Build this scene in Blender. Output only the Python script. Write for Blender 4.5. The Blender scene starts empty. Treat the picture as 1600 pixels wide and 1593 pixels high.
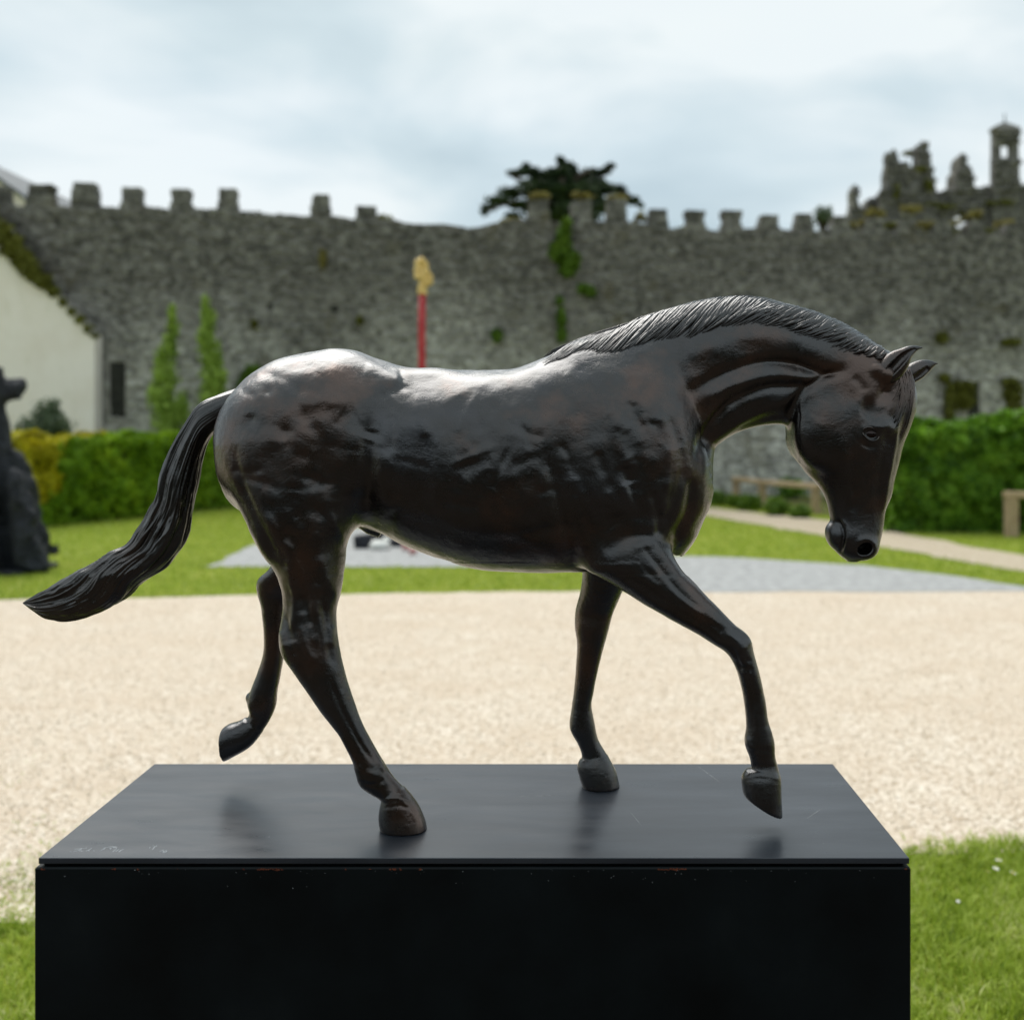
import bpy, math, random
import numpy as np
from mathutils import Vector
from mathutils.bvhtree import BVHTree

# ---------------------------------------------------------------- camera, sky, sun, exposure
SC = bpy.context.scene
COL = SC.collection
F = 1600.0           # focal length in photo pixels
CX, HY = 880.0, 675.0   # principal column and horizon row of the photograph
HC = 1.62            # eye height
cam_d = bpy.data.cameras.new("camera")
cam = bpy.data.objects.new("camera", cam_d)
COL.objects.link(cam)
cam.location = (0, 0, HC)
cam.rotation_euler = (math.radians(90), 0, 0)
cam_d.sensor_width = 36.0
cam_d.lens = 36.0
cam_d.shift_x = -(CX - 800) / 1600
cam_d.shift_y = -(796.5 - HY) / 1600
cam_d.clip_start = 0.05
cam_d.clip_end = 2000
cam_d.dof.use_dof = True
cam_d.dof.focus_distance = 1.64
cam_d.dof.aperture_fstop = 2.9
SC.camera = cam

SUN_EL, SUN_ROT = math.radians(56), math.radians(-28)   # behind the wall, a little to the left
world = bpy.data.worlds.new("World")
SC.world = world
world.use_nodes = True
wn, wl = world.node_tree.nodes, world.node_tree.links
wn.clear()
w_out = wn.new("ShaderNodeOutputWorld")
sky = wn.new("ShaderNodeTexSky")
sky.sky_type = 'NISHITA'
sky.sun_disc = False
sky.sun_elevation = SUN_EL
sky.sun_rotation = SUN_ROT
bg_sky = wn.new("ShaderNodeBackground"); bg_sky.inputs[1].default_value = 0.12
wl.new(sky.outputs[0], bg_sky.inputs[0])
tc = wn.new("ShaderNodeTexCoord")
mp = wn.new("ShaderNodeMapping"); mp.inputs["Scale"].default_value = (1.0, 1.0, 2.6)
mp.inputs["Location"].default_value = (0.35, 0.0, 0.12)
wl.new(tc.outputs["Generated"], mp.inputs[0])
n1 = wn.new("ShaderNodeTexNoise"); n1.inputs["Scale"].default_value = 2.6; n1.inputs["Detail"].default_value = 7; n1.inputs["Roughness"].default_value = 0.44
n1.inputs["Distortion"].default_value = 0.25
wl.new(mp.outputs[0], n1.inputs["Vector"])
cr = wn.new("ShaderNodeValToRGB")     # cloud tone
e = cr.color_ramp.elements
e[0].position = 0.38; e[0].color = (0.415, 0.515, 0.565, 1)
e[1].position = 0.60; e[1].color = (0.71, 0.765, 0.78, 1)
m_ = cr.color_ramp.elements.new(0.50); m_.color = (0.54, 0.635, 0.675, 1)
wl.new(n1.outputs["Fac"], cr.inputs[0])
bg_cl = wn.new("ShaderNodeBackground"); bg_cl.inputs[1].default_value = 1.0
wl.new(cr.outputs[0], bg_cl.inputs[0])
n2 = wn.new("ShaderNodeTexNoise"); n2.inputs["Scale"].default_value = 1.7; n2.inputs["Detail"].default_value = 5
mp2 = wn.new("ShaderNodeMapping"); mp2.inputs["Scale"].default_value = (1, 1, 2.4); mp2.inputs["Location"].default_value = (3.3, 1.0, 0.4)
wl.new(tc.outputs["Generated"], mp2.inputs[0]); wl.new(mp2.outputs[0], n2.inputs["Vector"])
cov = wn.new("ShaderNodeMapRange")     # share of the sky closed by cloud
cov.inputs[1].default_value = 0.36; cov.inputs[2].default_value = 0.56; cov.inputs[3].default_value = 0.93; cov.inputs[4].default_value = 1.0
wl.new(n2.outputs["Fac"], cov.inputs[0])
mix = wn.new("ShaderNodeMixShader")
wl.new(cov.outputs[0], mix.inputs[0]); wl.new(bg_sky.outputs[0], mix.inputs[1]); wl.new(bg_cl.outputs[0], mix.inputs[2])
wl.new(mix.outputs[0], w_out.inputs[0])

sun_d = bpy.data.lights.new("sun", 'SUN')
sun_d.energy = 2.9
sun_d.angle = math.radians(50)
sun_d.color = (1.0, 0.97, 0.92)
sun = bpy.data.objects.new("sun", sun_d)
COL.objects.link(sun)
# direction towards the sun: Nishita rotation is measured clockwise from +Y
sdir = Vector((math.sin(SUN_ROT) * math.cos(SUN_EL), math.cos(SUN_ROT) * math.cos(SUN_EL), math.sin(SUN_EL)))
sun.rotation_euler = sdir.to_track_quat('Z', 'Y').to_euler()
sun.location = (0, 0, 20)

SC.render.engine = 'CYCLES'
SC.cycles.use_denoising = True
SC.view_settings.view_transform = 'Standard'
SC.view_settings.look = 'None'
SC.view_settings.gamma = 1
SC.view_settings.use_curve_mapping = False
SC.view_settings.exposure = 0.30

# ---------------------------------------------------------------- helpers
rng = np.random.default_rng(7)
random.seed(7)
ORG = {}

def W(px, py, D):
    """photo pixel at distance D -> world"""
    return np.array([(px - CX) * D / F, D, HC - (py - HY) * D / F])

def gx(px, D): return (px - CX) * D / F
def gD(py): return F * HC / (py - HY)       # distance of a ground point seen at row py
def gz(py, D): return HC - (py - HY) * D / F

def tag(o, label=None, cat=None, group=None, kind=None):
    if label: o["label"] = label
    if cat: o["category"] = cat
    if group: o["group"] = group
    if kind: o["kind"] = kind
    return o

def empty(name, loc, label, cat, group=None):
    o = bpy.data.objects.new(name, None)
    COL.objects.link(o)
    o.location = tuple(loc)
    ORG[o.name] = np.array(loc, float)
    return tag(o, label, cat, group)

def make_mesh(name, V, faces, mats, smooth=False, fmat=None):
    me = bpy.data.meshes.new(name)
    V = np.asarray(V, np.float32)
    if isinstance(faces, np.ndarray):
        nf, k = faces.shape
        me.vertices.add(len(V)); me.vertices.foreach_set("co", V.ravel())
        me.loops.add(nf * k); me.loops.foreach_set("vertex_index", faces.astype(np.int32).ravel())
        me.polygons.add(nf); me.polygons.foreach_set("loop_start", np.arange(nf, dtype=np.int32) * k)
        me.update(calc_edges=True)
    else:
        me.from_pydata([tuple(map(float, v)) for v in V], [], faces)
    if not isinstance(mats, (list, tuple)): mats = [mats]
    for m in mats: me.materials.append(m)
    if smooth: me.polygons.foreach_set("use_smooth", np.ones(len(me.polygons), bool))
    if fmat is not None: me.polygons.foreach_set("material_index", np.asarray(fmat, np.int32))
    me.validate()
    return me

def put(name, V, faces, mat, parent=None, smooth=False, origin=None, fmat=None, **kw):
    """one mesh object, vertices given in world space"""
    V = np.asarray(V, float)
    if origin is None:
        c = (V.min(0) + V.max(0)) / 2; origin = np.array([c[0], c[1], V[:, 2].min()])
    origin = np.asarray(origin, float)
    me = make_mesh(name, V - origin, faces, mat, smooth, fmat)
    o = bpy.data.objects.new(name, me)
    COL.objects.link(o)
    if parent is not None:
        o.parent = parent
        o.location = tuple(origin - ORG[parent.name])
    else:
        o.location = tuple(origin)
    ORG[o.name] = origin
    return tag(o, **kw)

def place(name, me, origin, parent=None, rot=(0, 0, 0), scale=(1, 1, 1), **kw):
    o = bpy.data.objects.new(name, me); COL.objects.link(o)
    origin = np.asarray(origin, float)
    o.location = tuple(origin - (ORG[parent.name] if parent is not None else 0))
    o.rotation_euler = rot; o.scale = scale
    if parent is not None: o.parent = parent
    ORG[o.name] = origin
    return tag(o, **kw)

BOXF = [(0, 3, 2, 1), (4, 5, 6, 7), (0, 1, 5, 4), (1, 2, 6, 5), (2, 3, 7, 6), (3, 0, 4, 7)]
def box(x0, x1, y0, y1, z0, z1):
    return np.array([(x0, y0, z0), (x1, y0, z0), (x1, y1, z0), (x0, y1, z0), (x0, y0, z1), (x1, y0, z1), (x1, y1, z1), (x0, y1, z1)], float), [list(f) for f in BOXF]

def bevel_box(x0, x1, y0, y1, z0, z1, b):
    """box with chamfered edges (24 vertices)"""
    V, Fc = [], []
    xs, ys, zs = (x0, x1), (y0, y1), (z0, z1)
    idx = {}
    for i in (0, 1):
        for j in (0, 1):
            for k in (0, 1):
                sx, sy, sz = (1 if i == 0 else -1), (1 if j == 0 else -1), (1 if k == 0 else -1)
                X, Y, Z = xs[i], ys[j], zs[k]
                idx[(i, j, k, 'x')] = len(V); V.append((X, Y + sy * b, Z + sz * b))
                idx[(i, j, k, 'y')] = len(V); V.append((X + sx * b, Y, Z + sz * b))
                idx[(i, j, k, 'z')] = len(V); V.append((X + sx * b, Y + sy * b, Z))
    g = lambda *a: idx[a]
    for i in (0, 1): Fc.append([g(i, 0, 0, 'x'), g(i, 1, 0, 'x'), g(i, 1, 1, 'x'), g(i, 0, 1, 'x')][::(-1 if i == 0 else 1)])
    for j in (0, 1): Fc.append([g(0, j, 0, 'y'), g(1, j, 0, 'y'), g(1, j, 1, 'y'), g(0, j, 1, 'y')][::(1 if j == 0 else -1)])
    for k in (0, 1): Fc.append([g(0, 0, k, 'z'), g(1, 0, k, 'z'), g(1, 1, k, 'z'), g(0, 1, k, 'z')][::(-1 if k == 0 else 1)])
    for j in (0, 1):
        for k in (0, 1): Fc.append([g(0, j, k, 'y'), g(1, j, k, 'y'), g(1, j, k, 'z'), g(0, j, k, 'z')])
    for i in (0, 1):
        for k in (0, 1): Fc.append([g(i, 0, k, 'x'), g(i, 1, k, 'x'), g(i, 1, k, 'z'), g(i, 0, k, 'z')])
    for i in (0, 1):
        for j in (0, 1): Fc.append([g(i, j, 0, 'x'), g(i, j, 1, 'x'), g(i, j, 1, 'y'), g(i, j, 0, 'y')])
    for i in (0, 1):
        for j in (0, 1):
            for k in (0, 1): Fc.append([g(i, j, k, 'x'), g(i, j, k, 'y'), g(i, j, k, 'z')])
    return np.array(V, float), Fc

def prism(poly_xz, y0, y1):
    """outline in X,Z (list) extruded from y0 to y1"""
    n = len(poly_xz)
    V = [(x, y0, z) for x, z in poly_xz] + [(x, y1, z) for x, z in poly_xz]
    Fc = [list(range(n)), list(range(2 * n - 1, n - 1, -1))]
    for i in range(n):
        j = (i + 1) % n
        Fc.append([j, i, n + i, n + j])
    return np.array(V, float), Fc

def merge(parts):
    Vs, Fs, o = [], [], 0
    for V, Fc in parts:
        Vs.append(V); Fs += [[i + o for i in f] for f in Fc]; o += len(V)
    return np.vstack(Vs), Fs

def tube_np(P, R, n=6, cap=True, flat=1.0, nrm=None):
    """tube along points P with radii R"""
    P = np.asarray(P, float); R = np.asarray(R, float); m = len(P)
    T = np.gradient(P, axis=0); T /= np.linalg.norm(T, axis=1)[:, None] + 1e-12
    ref = np.array([0, 1.0, 0]) if nrm is None else np.asarray(nrm, float)
    if abs(T.mean(0) @ ref) > 0.95 * np.linalg.norm(T.mean(0)): ref = np.array([1.0, 0, 0])
    A = np.cross(T, ref); A /= np.linalg.norm(A, axis=1)[:, None] + 1e-12
    B = np.cross(A, T)
    th = np.arange(n) * 2 * math.pi / n
    V = P[:, None, :] + R[:, None, None] * (np.cos(th)[None, :, None] * A[:, None, :] + flat * np.sin(th)[None, :, None] * B[:, None, :])
    V = V.reshape(-1, 3)
    Fc = []
    for i in range(m - 1):
        for j in range(n):
            k = (j + 1) % n
            Fc.append([i * n + j, i * n + k, (i + 1) * n + k, (i + 1) * n + j])
    if cap:
        Fc.append(list(range(n))[::-1]); Fc.append([(m - 1) * n + j for j in range(n)])
    return V, Fc

def hash3(i, j, k, seed=0):
    h = (i * 374761393 + j * 668265263 + k * 2147483647 + seed * 974711) & 0xffffffff
    h = ((h ^ (h >> 13)) * 1274126177) & 0xffffffff
    return ((h ^ (h >> 16)) & 0xffff) / 65535.0

def vnoise(x, y, z, seed=0):
    x, y, z = np.broadcast_arrays(np.asarray(x, float), np.asarray(y, float), np.asarray(z, float))
    xi, yi, zi = np.floor(x).astype(np.int64), np.floor(y).astype(np.int64), np.floor(z).astype(np.int64)
    fx, fy, fz = x - xi, y - yi, z - zi
    fx, fy, fz = [t * t * t * (t * (t * 6 - 15) + 10) for t in (fx, fy, fz)]
    r = 0
    for a in (0, 1):
        for b in (0, 1):
            for c in (0, 1):
                w = (fx if a else 1 - fx) * (fy if b else 1 - fy) * (fz if c else 1 - fz)
                r = r + w * hash3(xi + a, yi + b, zi + c, seed)
    return r * 2 - 1

# ---------------------------------------------------------------- materials
def mat_new(name):
    m = bpy.data.materials.new(name); m.use_nodes = True
    nt = m.node_tree
    return m, nt, nt.nodes["Principled BSDF"]

def node_noise(nt, scale, detail=4, rough=0.55, coord="Object", stretch=None, dist=0.0):
    t = nt.nodes.new("ShaderNodeTexCoord")
    n = nt.nodes.new("ShaderNodeTexNoise")
    n.inputs["Scale"].default_value = scale; n.inputs["Detail"].default_value = detail
    n.inputs["Roughness"].default_value = rough; n.inputs["Distortion"].default_value = dist
    src = t.outputs[coord]
    if coord == "World":
        pass
    if stretch:
        mm = nt.nodes.new("ShaderNodeMapping"); mm.inputs["Scale"].default_value = stretch
        nt.links.new(src, mm.inputs[0]); src = mm.outputs[0]
    nt.links.new(src, n.inputs["Vector"])
    return n.outputs["Fac"]

def ramp(nt, fac, stops):
    r = nt.nodes.new("ShaderNodeValToRGB")
    el = r.color_ramp.elements
    while len(el) < len(stops): el.new(0.5)
    for q, (p, c) in zip(el, stops):
        q.position = p; q.color = tuple(c) + (1,) if len(c) == 3 else c
    nt.links.new(fac, r.inputs[0])
    return r.outputs[0]

def mixc(nt, fac, a, b, mode='MIX'):
    m = nt.nodes.new("ShaderNodeMix"); m.data_type = 'RGBA'; m.blend_type = mode
    for s, v in ((m.inputs[0], fac), (m.inputs[6], a), (m.inputs[7], b)):
        if hasattr(v, "is_output"): nt.links.new(v, s)
        elif isinstance(v, (int, float)): s.default_value = v
        else: s.default_value = tuple(v) + (1,)
    return m.outputs[2]

def bump(nt, bsdf, h, strength, dist, prev=None):
    b = nt.nodes.new("ShaderNodeBump")
    b.inputs["Strength"].default_value = strength; b.inputs["Distance"].default_value = dist
    nt.links.new(h, b.inputs["Height"])
    if prev is not None: nt.links.new(prev, b.inputs["Normal"])
    nt.links.new(b.outputs[0], bsdf.inputs["Normal"])
    return b.outputs[0]

def maprange(nt, v, a, b, c=0.0, d=1.0):
    m = nt.nodes.new("ShaderNodeMapRange")
    for i, q in zip((1, 2, 3, 4), (a, b, c, d)): m.inputs[i].default_value = q
    nt.links.new(v, m.inputs[0]); return m.outputs[0]

def simple_mat(name, c1, c2, scale=8, rough=0.8, bs=0.0, bd=0.01, detail=5, spec=0.3, metal=0.0, stretch=None, lo=0.35, hi=0.65):
    m, nt, b = mat_new(name)
    f = node_noise(nt, scale, detail, stretch=stretch)
    nt.links.new(ramp(nt, f, [(lo, c1), (hi, c2)]), b.inputs["Base Color"])
    b.inputs["Roughness"].default_value = rough
    b.inputs["Specular IOR Level"].default_value = spec
    b.inputs["Metallic"].default_value = metal
    if bs: bump(nt, b, node_noise(nt, scale * 4, 6), bs, bd)
    return m

def foliage_mat(name, cols, rough=0.55, scale=3.0, transl=0.25, spec=0.25):
    """leaf colour varies leaf by leaf (island) and by clump (noise)"""
    m, nt, b = mat_new(name)
    g = nt.nodes.new("ShaderNodeNewGeometry")
    f = node_noise(nt, scale, 3)
    a = nt.nodes.new("ShaderNodeMath"); a.operation = 'MULTIPLY_ADD'
    nt.links.new(g.outputs["Random Per Island"], a.inputs[0]); a.inputs[1].default_value = 0.5
    s = nt.nodes.new("ShaderNodeMath"); s.operation = 'MULTIPLY_ADD'
    nt.links.new(f, s.inputs[0]); s.inputs[1].default_value = 1.1; s.inputs[2].default_value = -0.3
    nt.links.new(s.outputs[0], a.inputs[2])
    n = len(cols)
    nt.links.new(ramp(nt, a.outputs[0], [(i / (n - 1), c) for i, c in enumerate(cols)]), b.inputs["Base Color"])
    b.inputs["Roughness"].default_value = rough
    b.inputs["Specular IOR Level"].default_value = spec
    if transl:
        tr = nt.nodes.new("ShaderNodeBsdfTranslucent")
        nt.links.new(b.inputs["Base Color"].links[0].from_socket, tr.inputs[0])
        mx = nt.nodes.new("ShaderNodeMixShader"); mx.inputs[0].default_value = transl
        out = [q for q in nt.nodes if q.type == 'OUTPUT_MATERIAL'][0]
        nt.links.new(b.outputs[0], mx.inputs[1]); nt.links.new(tr.outputs[0], mx.inputs[2])
        nt.links.new(mx.outputs[0], out.inputs[0])
    return m

# bronze of the horse: thin brown metal patina under a neutral wax
def bronze(name, dark, brown, grey, r0, r1, coat=1.0):
    m, nt, b = mat_new(name)
    f1 = node_noise(nt, 6.5, 5, 0.6)
    f2 = node_noise(nt, 15, 5, 0.6)
    base = ramp(nt, f1, [(0.36, brown), (0.50, dark), (0.66, grey)])
    base = mixc(nt, maprange(nt, f2, 0.58, 0.75), base, tuple(x * 0.5 for x in dark))
    nt.links.new(base, b.inputs["Base Color"])
    b.inputs["Metallic"].default_value = 0.85
    nt.links.new(maprange(nt, f2, 0.3, 0.7, r0, r1), b.inputs["Roughness"])
    b.inputs["Coat Weight"].default_value = coat
    b.inputs["Coat IOR"].default_value = 1.70; b.inputs["Specular Tint"].default_value = (0.4, 0.4, 0.4, 1)
    nt.links.new(maprange(nt, node_noise(nt, 12, 6, 0.65), 0.3, 0.7, 0.20, 0.36), b.inputs["Coat Roughness"])
    return m, nt, b
M_BRONZE, nt, b = bronze("dark_bronze", (0.011, 0.007, 0.005), (0.066, 0.027, 0.012), (0.024, 0.022, 0.026), 0.26, 0.40)
p = bump(nt, b, node_noise(nt, 26, 7, 0.7, dist=0.6), 0.30, 0.005)
p = bump(nt, b, node_noise(nt, 9, 5, 0.7, stretch=(3, 3, 22), dist=1.2), 0.09, 0.004, p)
p = bump(nt, b, node_noise(nt, 14, 5, 0.7, stretch=(16, 3, 3), dist=1.0), 0.05, 0.003, p)
p = bump(nt, b, node_noise(nt, 190, 3, 0.6), 0.25, 0.0009, p)
v = nt.nodes.new("ShaderNodeTexVoronoi"); v.inputs["Scale"].default_value = 55
t = nt.nodes.new("ShaderNodeTexCoord"); nt.links.new(t.outputs["Object"], v.inputs["Vector"])
p = bump(nt, b, maprange(nt, v.outputs["Distance"], 0.0, 0.10), 0.25, 0.0012, p)
nt.links.new(p, b.inputs["Coat Normal"])

M_HAIR, nt, b = bronze("dark_bronze_hair", (0.014, 0.010, 0.008), (0.030, 0.017, 0.011), (0.024, 0.021, 0.020), 0.30, 0.45)
p = bump(nt, b, node_noise(nt, 120, 4), 0.3, 0.0012)
nt.links.new(p, b.inputs["Coat Normal"])

M_EYE, nt, b = mat_new("polished_bronze_eye")
b.inputs["Base Color"].default_value = (0.04, 0.03, 0.028, 1); b.inputs["Metallic"].default_value = 0.9; b.inputs["Roughness"].default_value = 0.15

# plinth
M_PLATE, nt, b = mat_new("satin_black_plate")
f = node_noise(nt, 3.0, 6, stretch=(1, 5, 1))
nt.links.new(ramp(nt, f, [(0.35, (0.018, 0.022, 0.029)), (0.7, (0.038, 0.044, 0.054))]), b.inputs["Base Color"])
nt.links.new(maprange(nt, node_noise(nt, 9.0, 6, stretch=(1, 4, 1)), 0.3, 0.7, 0.27, 0.36), b.inputs["Roughness"])
b.inputs["Specular IOR Level"].default_value = 0.55
p = bump(nt, b, node_noise(nt, 60, 5, stretch=(1, 3, 1)), 0.10, 0.0006)

M_BOX, nt, b = mat_new("matt_black_steel")
f = node_noise(nt, 5.0, 6)
nt.links.new(ramp(nt, f, [(0.35, (0.0014, 0.0026, 0.0030)), (0.6, (0.0040, 0.0068, 0.0078)), (0.8, (0.010, 0.014, 0.015))]), b.inputs["Base Color"])
nt.links.new(maprange(nt, node_noise(nt, 7, 6), 0.3, 0.7, 0.45, 0.62), b.inputs["Roughness"])
b.inputs["Specular IOR Level"].default_value = 0.20
bump(nt, b, node_noise(nt, 90, 5), 0.08, 0.0005)
M_RUST = simple_mat("rust", (0.09, 0.022, 0.010), (0.26, 0.07, 0.03), 60, 0.9)
M_SCRATCH = simple_mat("bare_scratched_metal", (0.25, 0.27, 0.29), (0.45, 0.47, 0.49), 60, 0.5)
M_CHIP = simple_mat("chipped_paint", (0.10, 0.11, 0.11), (0.35, 0.36, 0.36), 90, 0.7)
M_GAP = simple_mat("dark_gasket", (0.003, 0.003, 0.003), (0.006, 0.005, 0.005), 20, 0.9)

# grounds
M_LAWN, nt, b = mat_new("lawn_turf")
f = node_noise(nt, 1.3, 6, 0.6); g2 = node_noise(nt, 38, 5, 0.7)
c = ramp(nt, f, [(0.3, (0.19, 0.235, 0.02)), (0.5, (0.25, 0.30, 0.028)), (0.72, (0.34, 0.36, 0.06))])
c = mixc(nt, maprange(nt, g2, 0.35, 0.7, 0.0, 0.7), c, (0.14, 0.19, 0.018))
nt.links.new(c, b.inputs["Base Color"]); b.inputs["Roughness"].default_value = 0.9; b.inputs["Specular IOR Level"].default_value = 0.1
bump(nt, b, node_noise(nt, 45, 5, 0.8), 0.9, 0.02)

M_GRAVEL, nt, b = mat_new("pale_gravel")
t = nt.nodes.new("ShaderNodeTexCoord")
v = nt.nodes.new("ShaderNodeTexVoronoi"); v.inputs["Scale"].default_value = 72
nt.links.new(t.outputs["Object"], v.inputs["Vector"])
rgb = nt.nodes.new("ShaderNodeSeparateColor"); nt.links.new(v.outputs["Color"], rgb.inputs[0])
c = ramp(nt, rgb.outputs[0], [(0.0, (0.36, 0.27, 0.18)), (0.3, (0.57, 0.475, 0.37)), (0.7, (0.66, 0.575, 0.47)), (1.0, (0.78, 0.71, 0.62))])
c = mixc(nt, maprange(nt, node_noise(nt, 1.1, 9, 0.78, stretch=(0.8, 1.3, 1)), 0.38, 0.62, 0.0, 0.6), c, (0.54, 0.43, 0.32))
c = mixc(nt, maprange(nt, node_noise(nt, 3.2, 5, 0.7), 0.55, 0.75, 0.0, 0.5), c, (0.71, 0.63, 0.51))
nt.links.new(c, b.inputs["Base Color"]); b.inputs["Roughness"].default_value = 0.9; b.inputs["Specular IOR Level"].default_value = 0.15
inv = maprange(nt, v.outputs["Distance"], 0.0, 0.6, 1.0, 0.0)
bump(nt, b, inv, 0.6, 0.008)

M_STONELET = foliage_mat("loose_gravel_stones", [(0.32, 0.24, 0.16), (0.54, 0.45, 0.33), (0.66, 0.57, 0.44), (0.78, 0.71, 0.60)], 0.85, 2.0, 0.0)
M_PATH = simple_mat("beige_path_grit", (0.36, 0.29, 0.20), (0.50, 0.43, 0.33), 22, 0.95, 0.5, 0.01)
M_PAVING = simple_mat("grey_paving_grit", (0.27, 0.27, 0.265), (0.40, 0.40, 0.395), 9, 0.9, 0.5, 0.01)
M_ADDED_EARTH = simple_mat("added_dark_earth", (0.035, 0.026, 0.019), (0.07, 0.052, 0.037), 30, 0.9, 0.4, 0.005)
M_SOIL = simple_mat("brown_soil", (0.05, 0.035, 0.025), (0.12, 0.085, 0.06), 14, 0.95, 0.6, 0.02)

# stone of the castle
def stone_mat(name, dark, mid, pale, zlo=1.4, zhi=4.6, var=0.55):
    m, nt, b = mat_new(name)
    g = nt.nodes.new("ShaderNodeNewGeometry")
    sep = nt.nodes.new("ShaderNodeSeparateXYZ"); nt.links.new(g.outputs["Position"], sep.inputs[0])
    big = nt.nodes.new("ShaderNodeTexNoise"); big.inputs["Scale"].default_value = 0.55; big.inputs["Detail"].default_value = 6
    nt.links.new(g.outputs["Position"], big.inputs["Vector"])
    a = nt.nodes.new("ShaderNodeMath"); a.operation = 'MULTIPLY_ADD'; a.inputs[1].default_value = 4.5
    nt.links.new(big.outputs["Fac"], a.inputs[0]); nt.links.new(sep.outputs[2], a.inputs[2])
    h = maprange(nt, a.outputs[0], zlo + 2.25, zhi + 2.25)       # lichen-dark above, pale lime-washed stone below
    r = g.outputs["Random Per Island"]
    oi = nt.nodes.new("ShaderNodeObjectInfo")
    rr = nt.nodes.new("ShaderNodeMath"); rr.operation = 'ADD'; nt.links.new(r, rr.inputs[0]); nt.links.new(oi.outputs["Random"], rr.inputs[1])
    fr = nt.nodes.new("ShaderNodeMath"); fr.operation = 'FRACT'; nt.links.new(rr.outputs[0], fr.inputs[0])
    lowc = mixc(nt, fr.outputs[0], mid, pale)
    upc = mixc(nt, fr.outputs[0], dark, tuple(x * (1 + var) + 0.01 for x in dark))
    c = mixc(nt, h, lowc, upc)
    fine = nt.nodes.new("ShaderNodeTexNoise"); fine.inputs["Scale"].default_value = 5.5; fine.inputs["Detail"].default_value = 7; fine.inputs["Roughness"].default_value = 0.65
    nt.links.new(g.outputs["Position"], fine.inputs["Vector"])
    c = mixc(nt, maprange(nt, fine.outputs["Fac"], 0.54, 0.70, 0.0, 0.7), c, (0.40, 0.39, 0.36))      # pale lichen
    c = mixc(nt, maprange(nt, fine.outputs["Fac"], 0.46, 0.30, 0.0, 0.75), c, (0.045, 0.043, 0.038))   # dark grime
    moss = nt.nodes.new("ShaderNodeTexNoise"); moss.inputs["Scale"].default_value = 1.1; moss.inputs["Detail"].default_value = 8
    nt.links.new(g.outputs["Position"], moss.inputs["Vector"])
    c = mixc(nt, maprange(nt, moss.outputs["Fac"], 0.60, 0.74, 0.0, 0.65), c, (0.12, 0.10, 0.045))
    nt.links.new(c, b.inputs["Base Color"]); b.inputs["Roughness"].default_value = 0.92; b.inputs["Specular IOR Level"].default_value = 0.12
    bump(nt, b, fine.outputs["Fac"], 0.8, 0.05)
    return m
M_STONE = stone_mat("weathered_limestone", (0.086, 0.082, 0.075), (0.28, 0.27, 0.245), (0.68, 0.66, 0.60), zlo=1.6, zhi=5.2, var=1.5)
M_MORTAR = stone_mat("old_lime_mortar", (0.125, 0.115, 0.104), (0.34, 0.32, 0.29), (0.50, 0.47, 0.43), zlo=1.8, zhi=5.6)
M_RUIN = stone_mat("ruin_limestone", (0.10, 0.095, 0.088), (0.2, 0.195, 0.18), (0.3, 0.29, 0.27), -3, -2, 0.9)
M_LIMEWASH, nt, b = mat_new("cream_limewash")
c = ramp(nt, node_noise(nt, 0.9, 6, 0.6), [(0.35, (0.86, 0.77, 0.70)), (0.6, (0.93, 0.85, 0.80))])
c = mixc(nt, maprange(nt, node_noise(nt, 2.2, 7, 0.7, stretch=(3, 3, 0.5)), 0.56, 0.76, 0, 0.6), c, (0.60, 0.56, 0.42))
nt.links.new(c, b.inputs["Base Color"]); b.inputs["Roughness"].default_value = 0.9
bump(nt, b, node_noise(nt, 6, 6), 0.4, 0.02)
M_SLATE = simple_mat("grey_slate", (0.10, 0.11, 0.12), (0.17, 0.18, 0.19), 3, 0.7)
M_WOOD = simple_mat("pale_oak", (0.34, 0.24, 0.14), (0.52, 0.39, 0.25), 6, 0.8, 0.4, 0.006, stretch=(6, 6, 0.7))
M_RED = simple_mat("red_painted_pole", (0.36, 0.022, 0.028), (0.46, 0.055, 0.055), 4, 0.5, stretch=(1, 1, 1))
M_GOLD = simple_mat("gilded_bronze", (0.55, 0.36, 0.10), (0.80, 0.60, 0.24), 14, 0.5, 0.5, 0.02, metal=0.3)
M_DARKSTATUE = simple_mat("rough_black_bronze", (0.006, 0.008, 0.012), (0.026, 0.030, 0.038), 7, 0.6, 0.9, 0.06, spec=0.35)
M_BLACKGLOSS = simple_mat("black_cast_metal", (0.006, 0.007, 0.012), (0.02, 0.022, 0.03), 10, 0.45)
M_WHITE = simple_mat("white_plaster", (0.70, 0.69, 0.64), (0.80, 0.79, 0.75), 10, 0.7)
M_PINK = simple_mat("dull_pink_plaster", (0.50, 0.25, 0.24), (0.62, 0.36, 0.33), 10, 0.7)
M_BARK = simple_mat("brown_bark", (0.04, 0.03, 0.022), (0.10, 0.075, 0.055), 6, 0.95, 0.8, 0.03)

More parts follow.
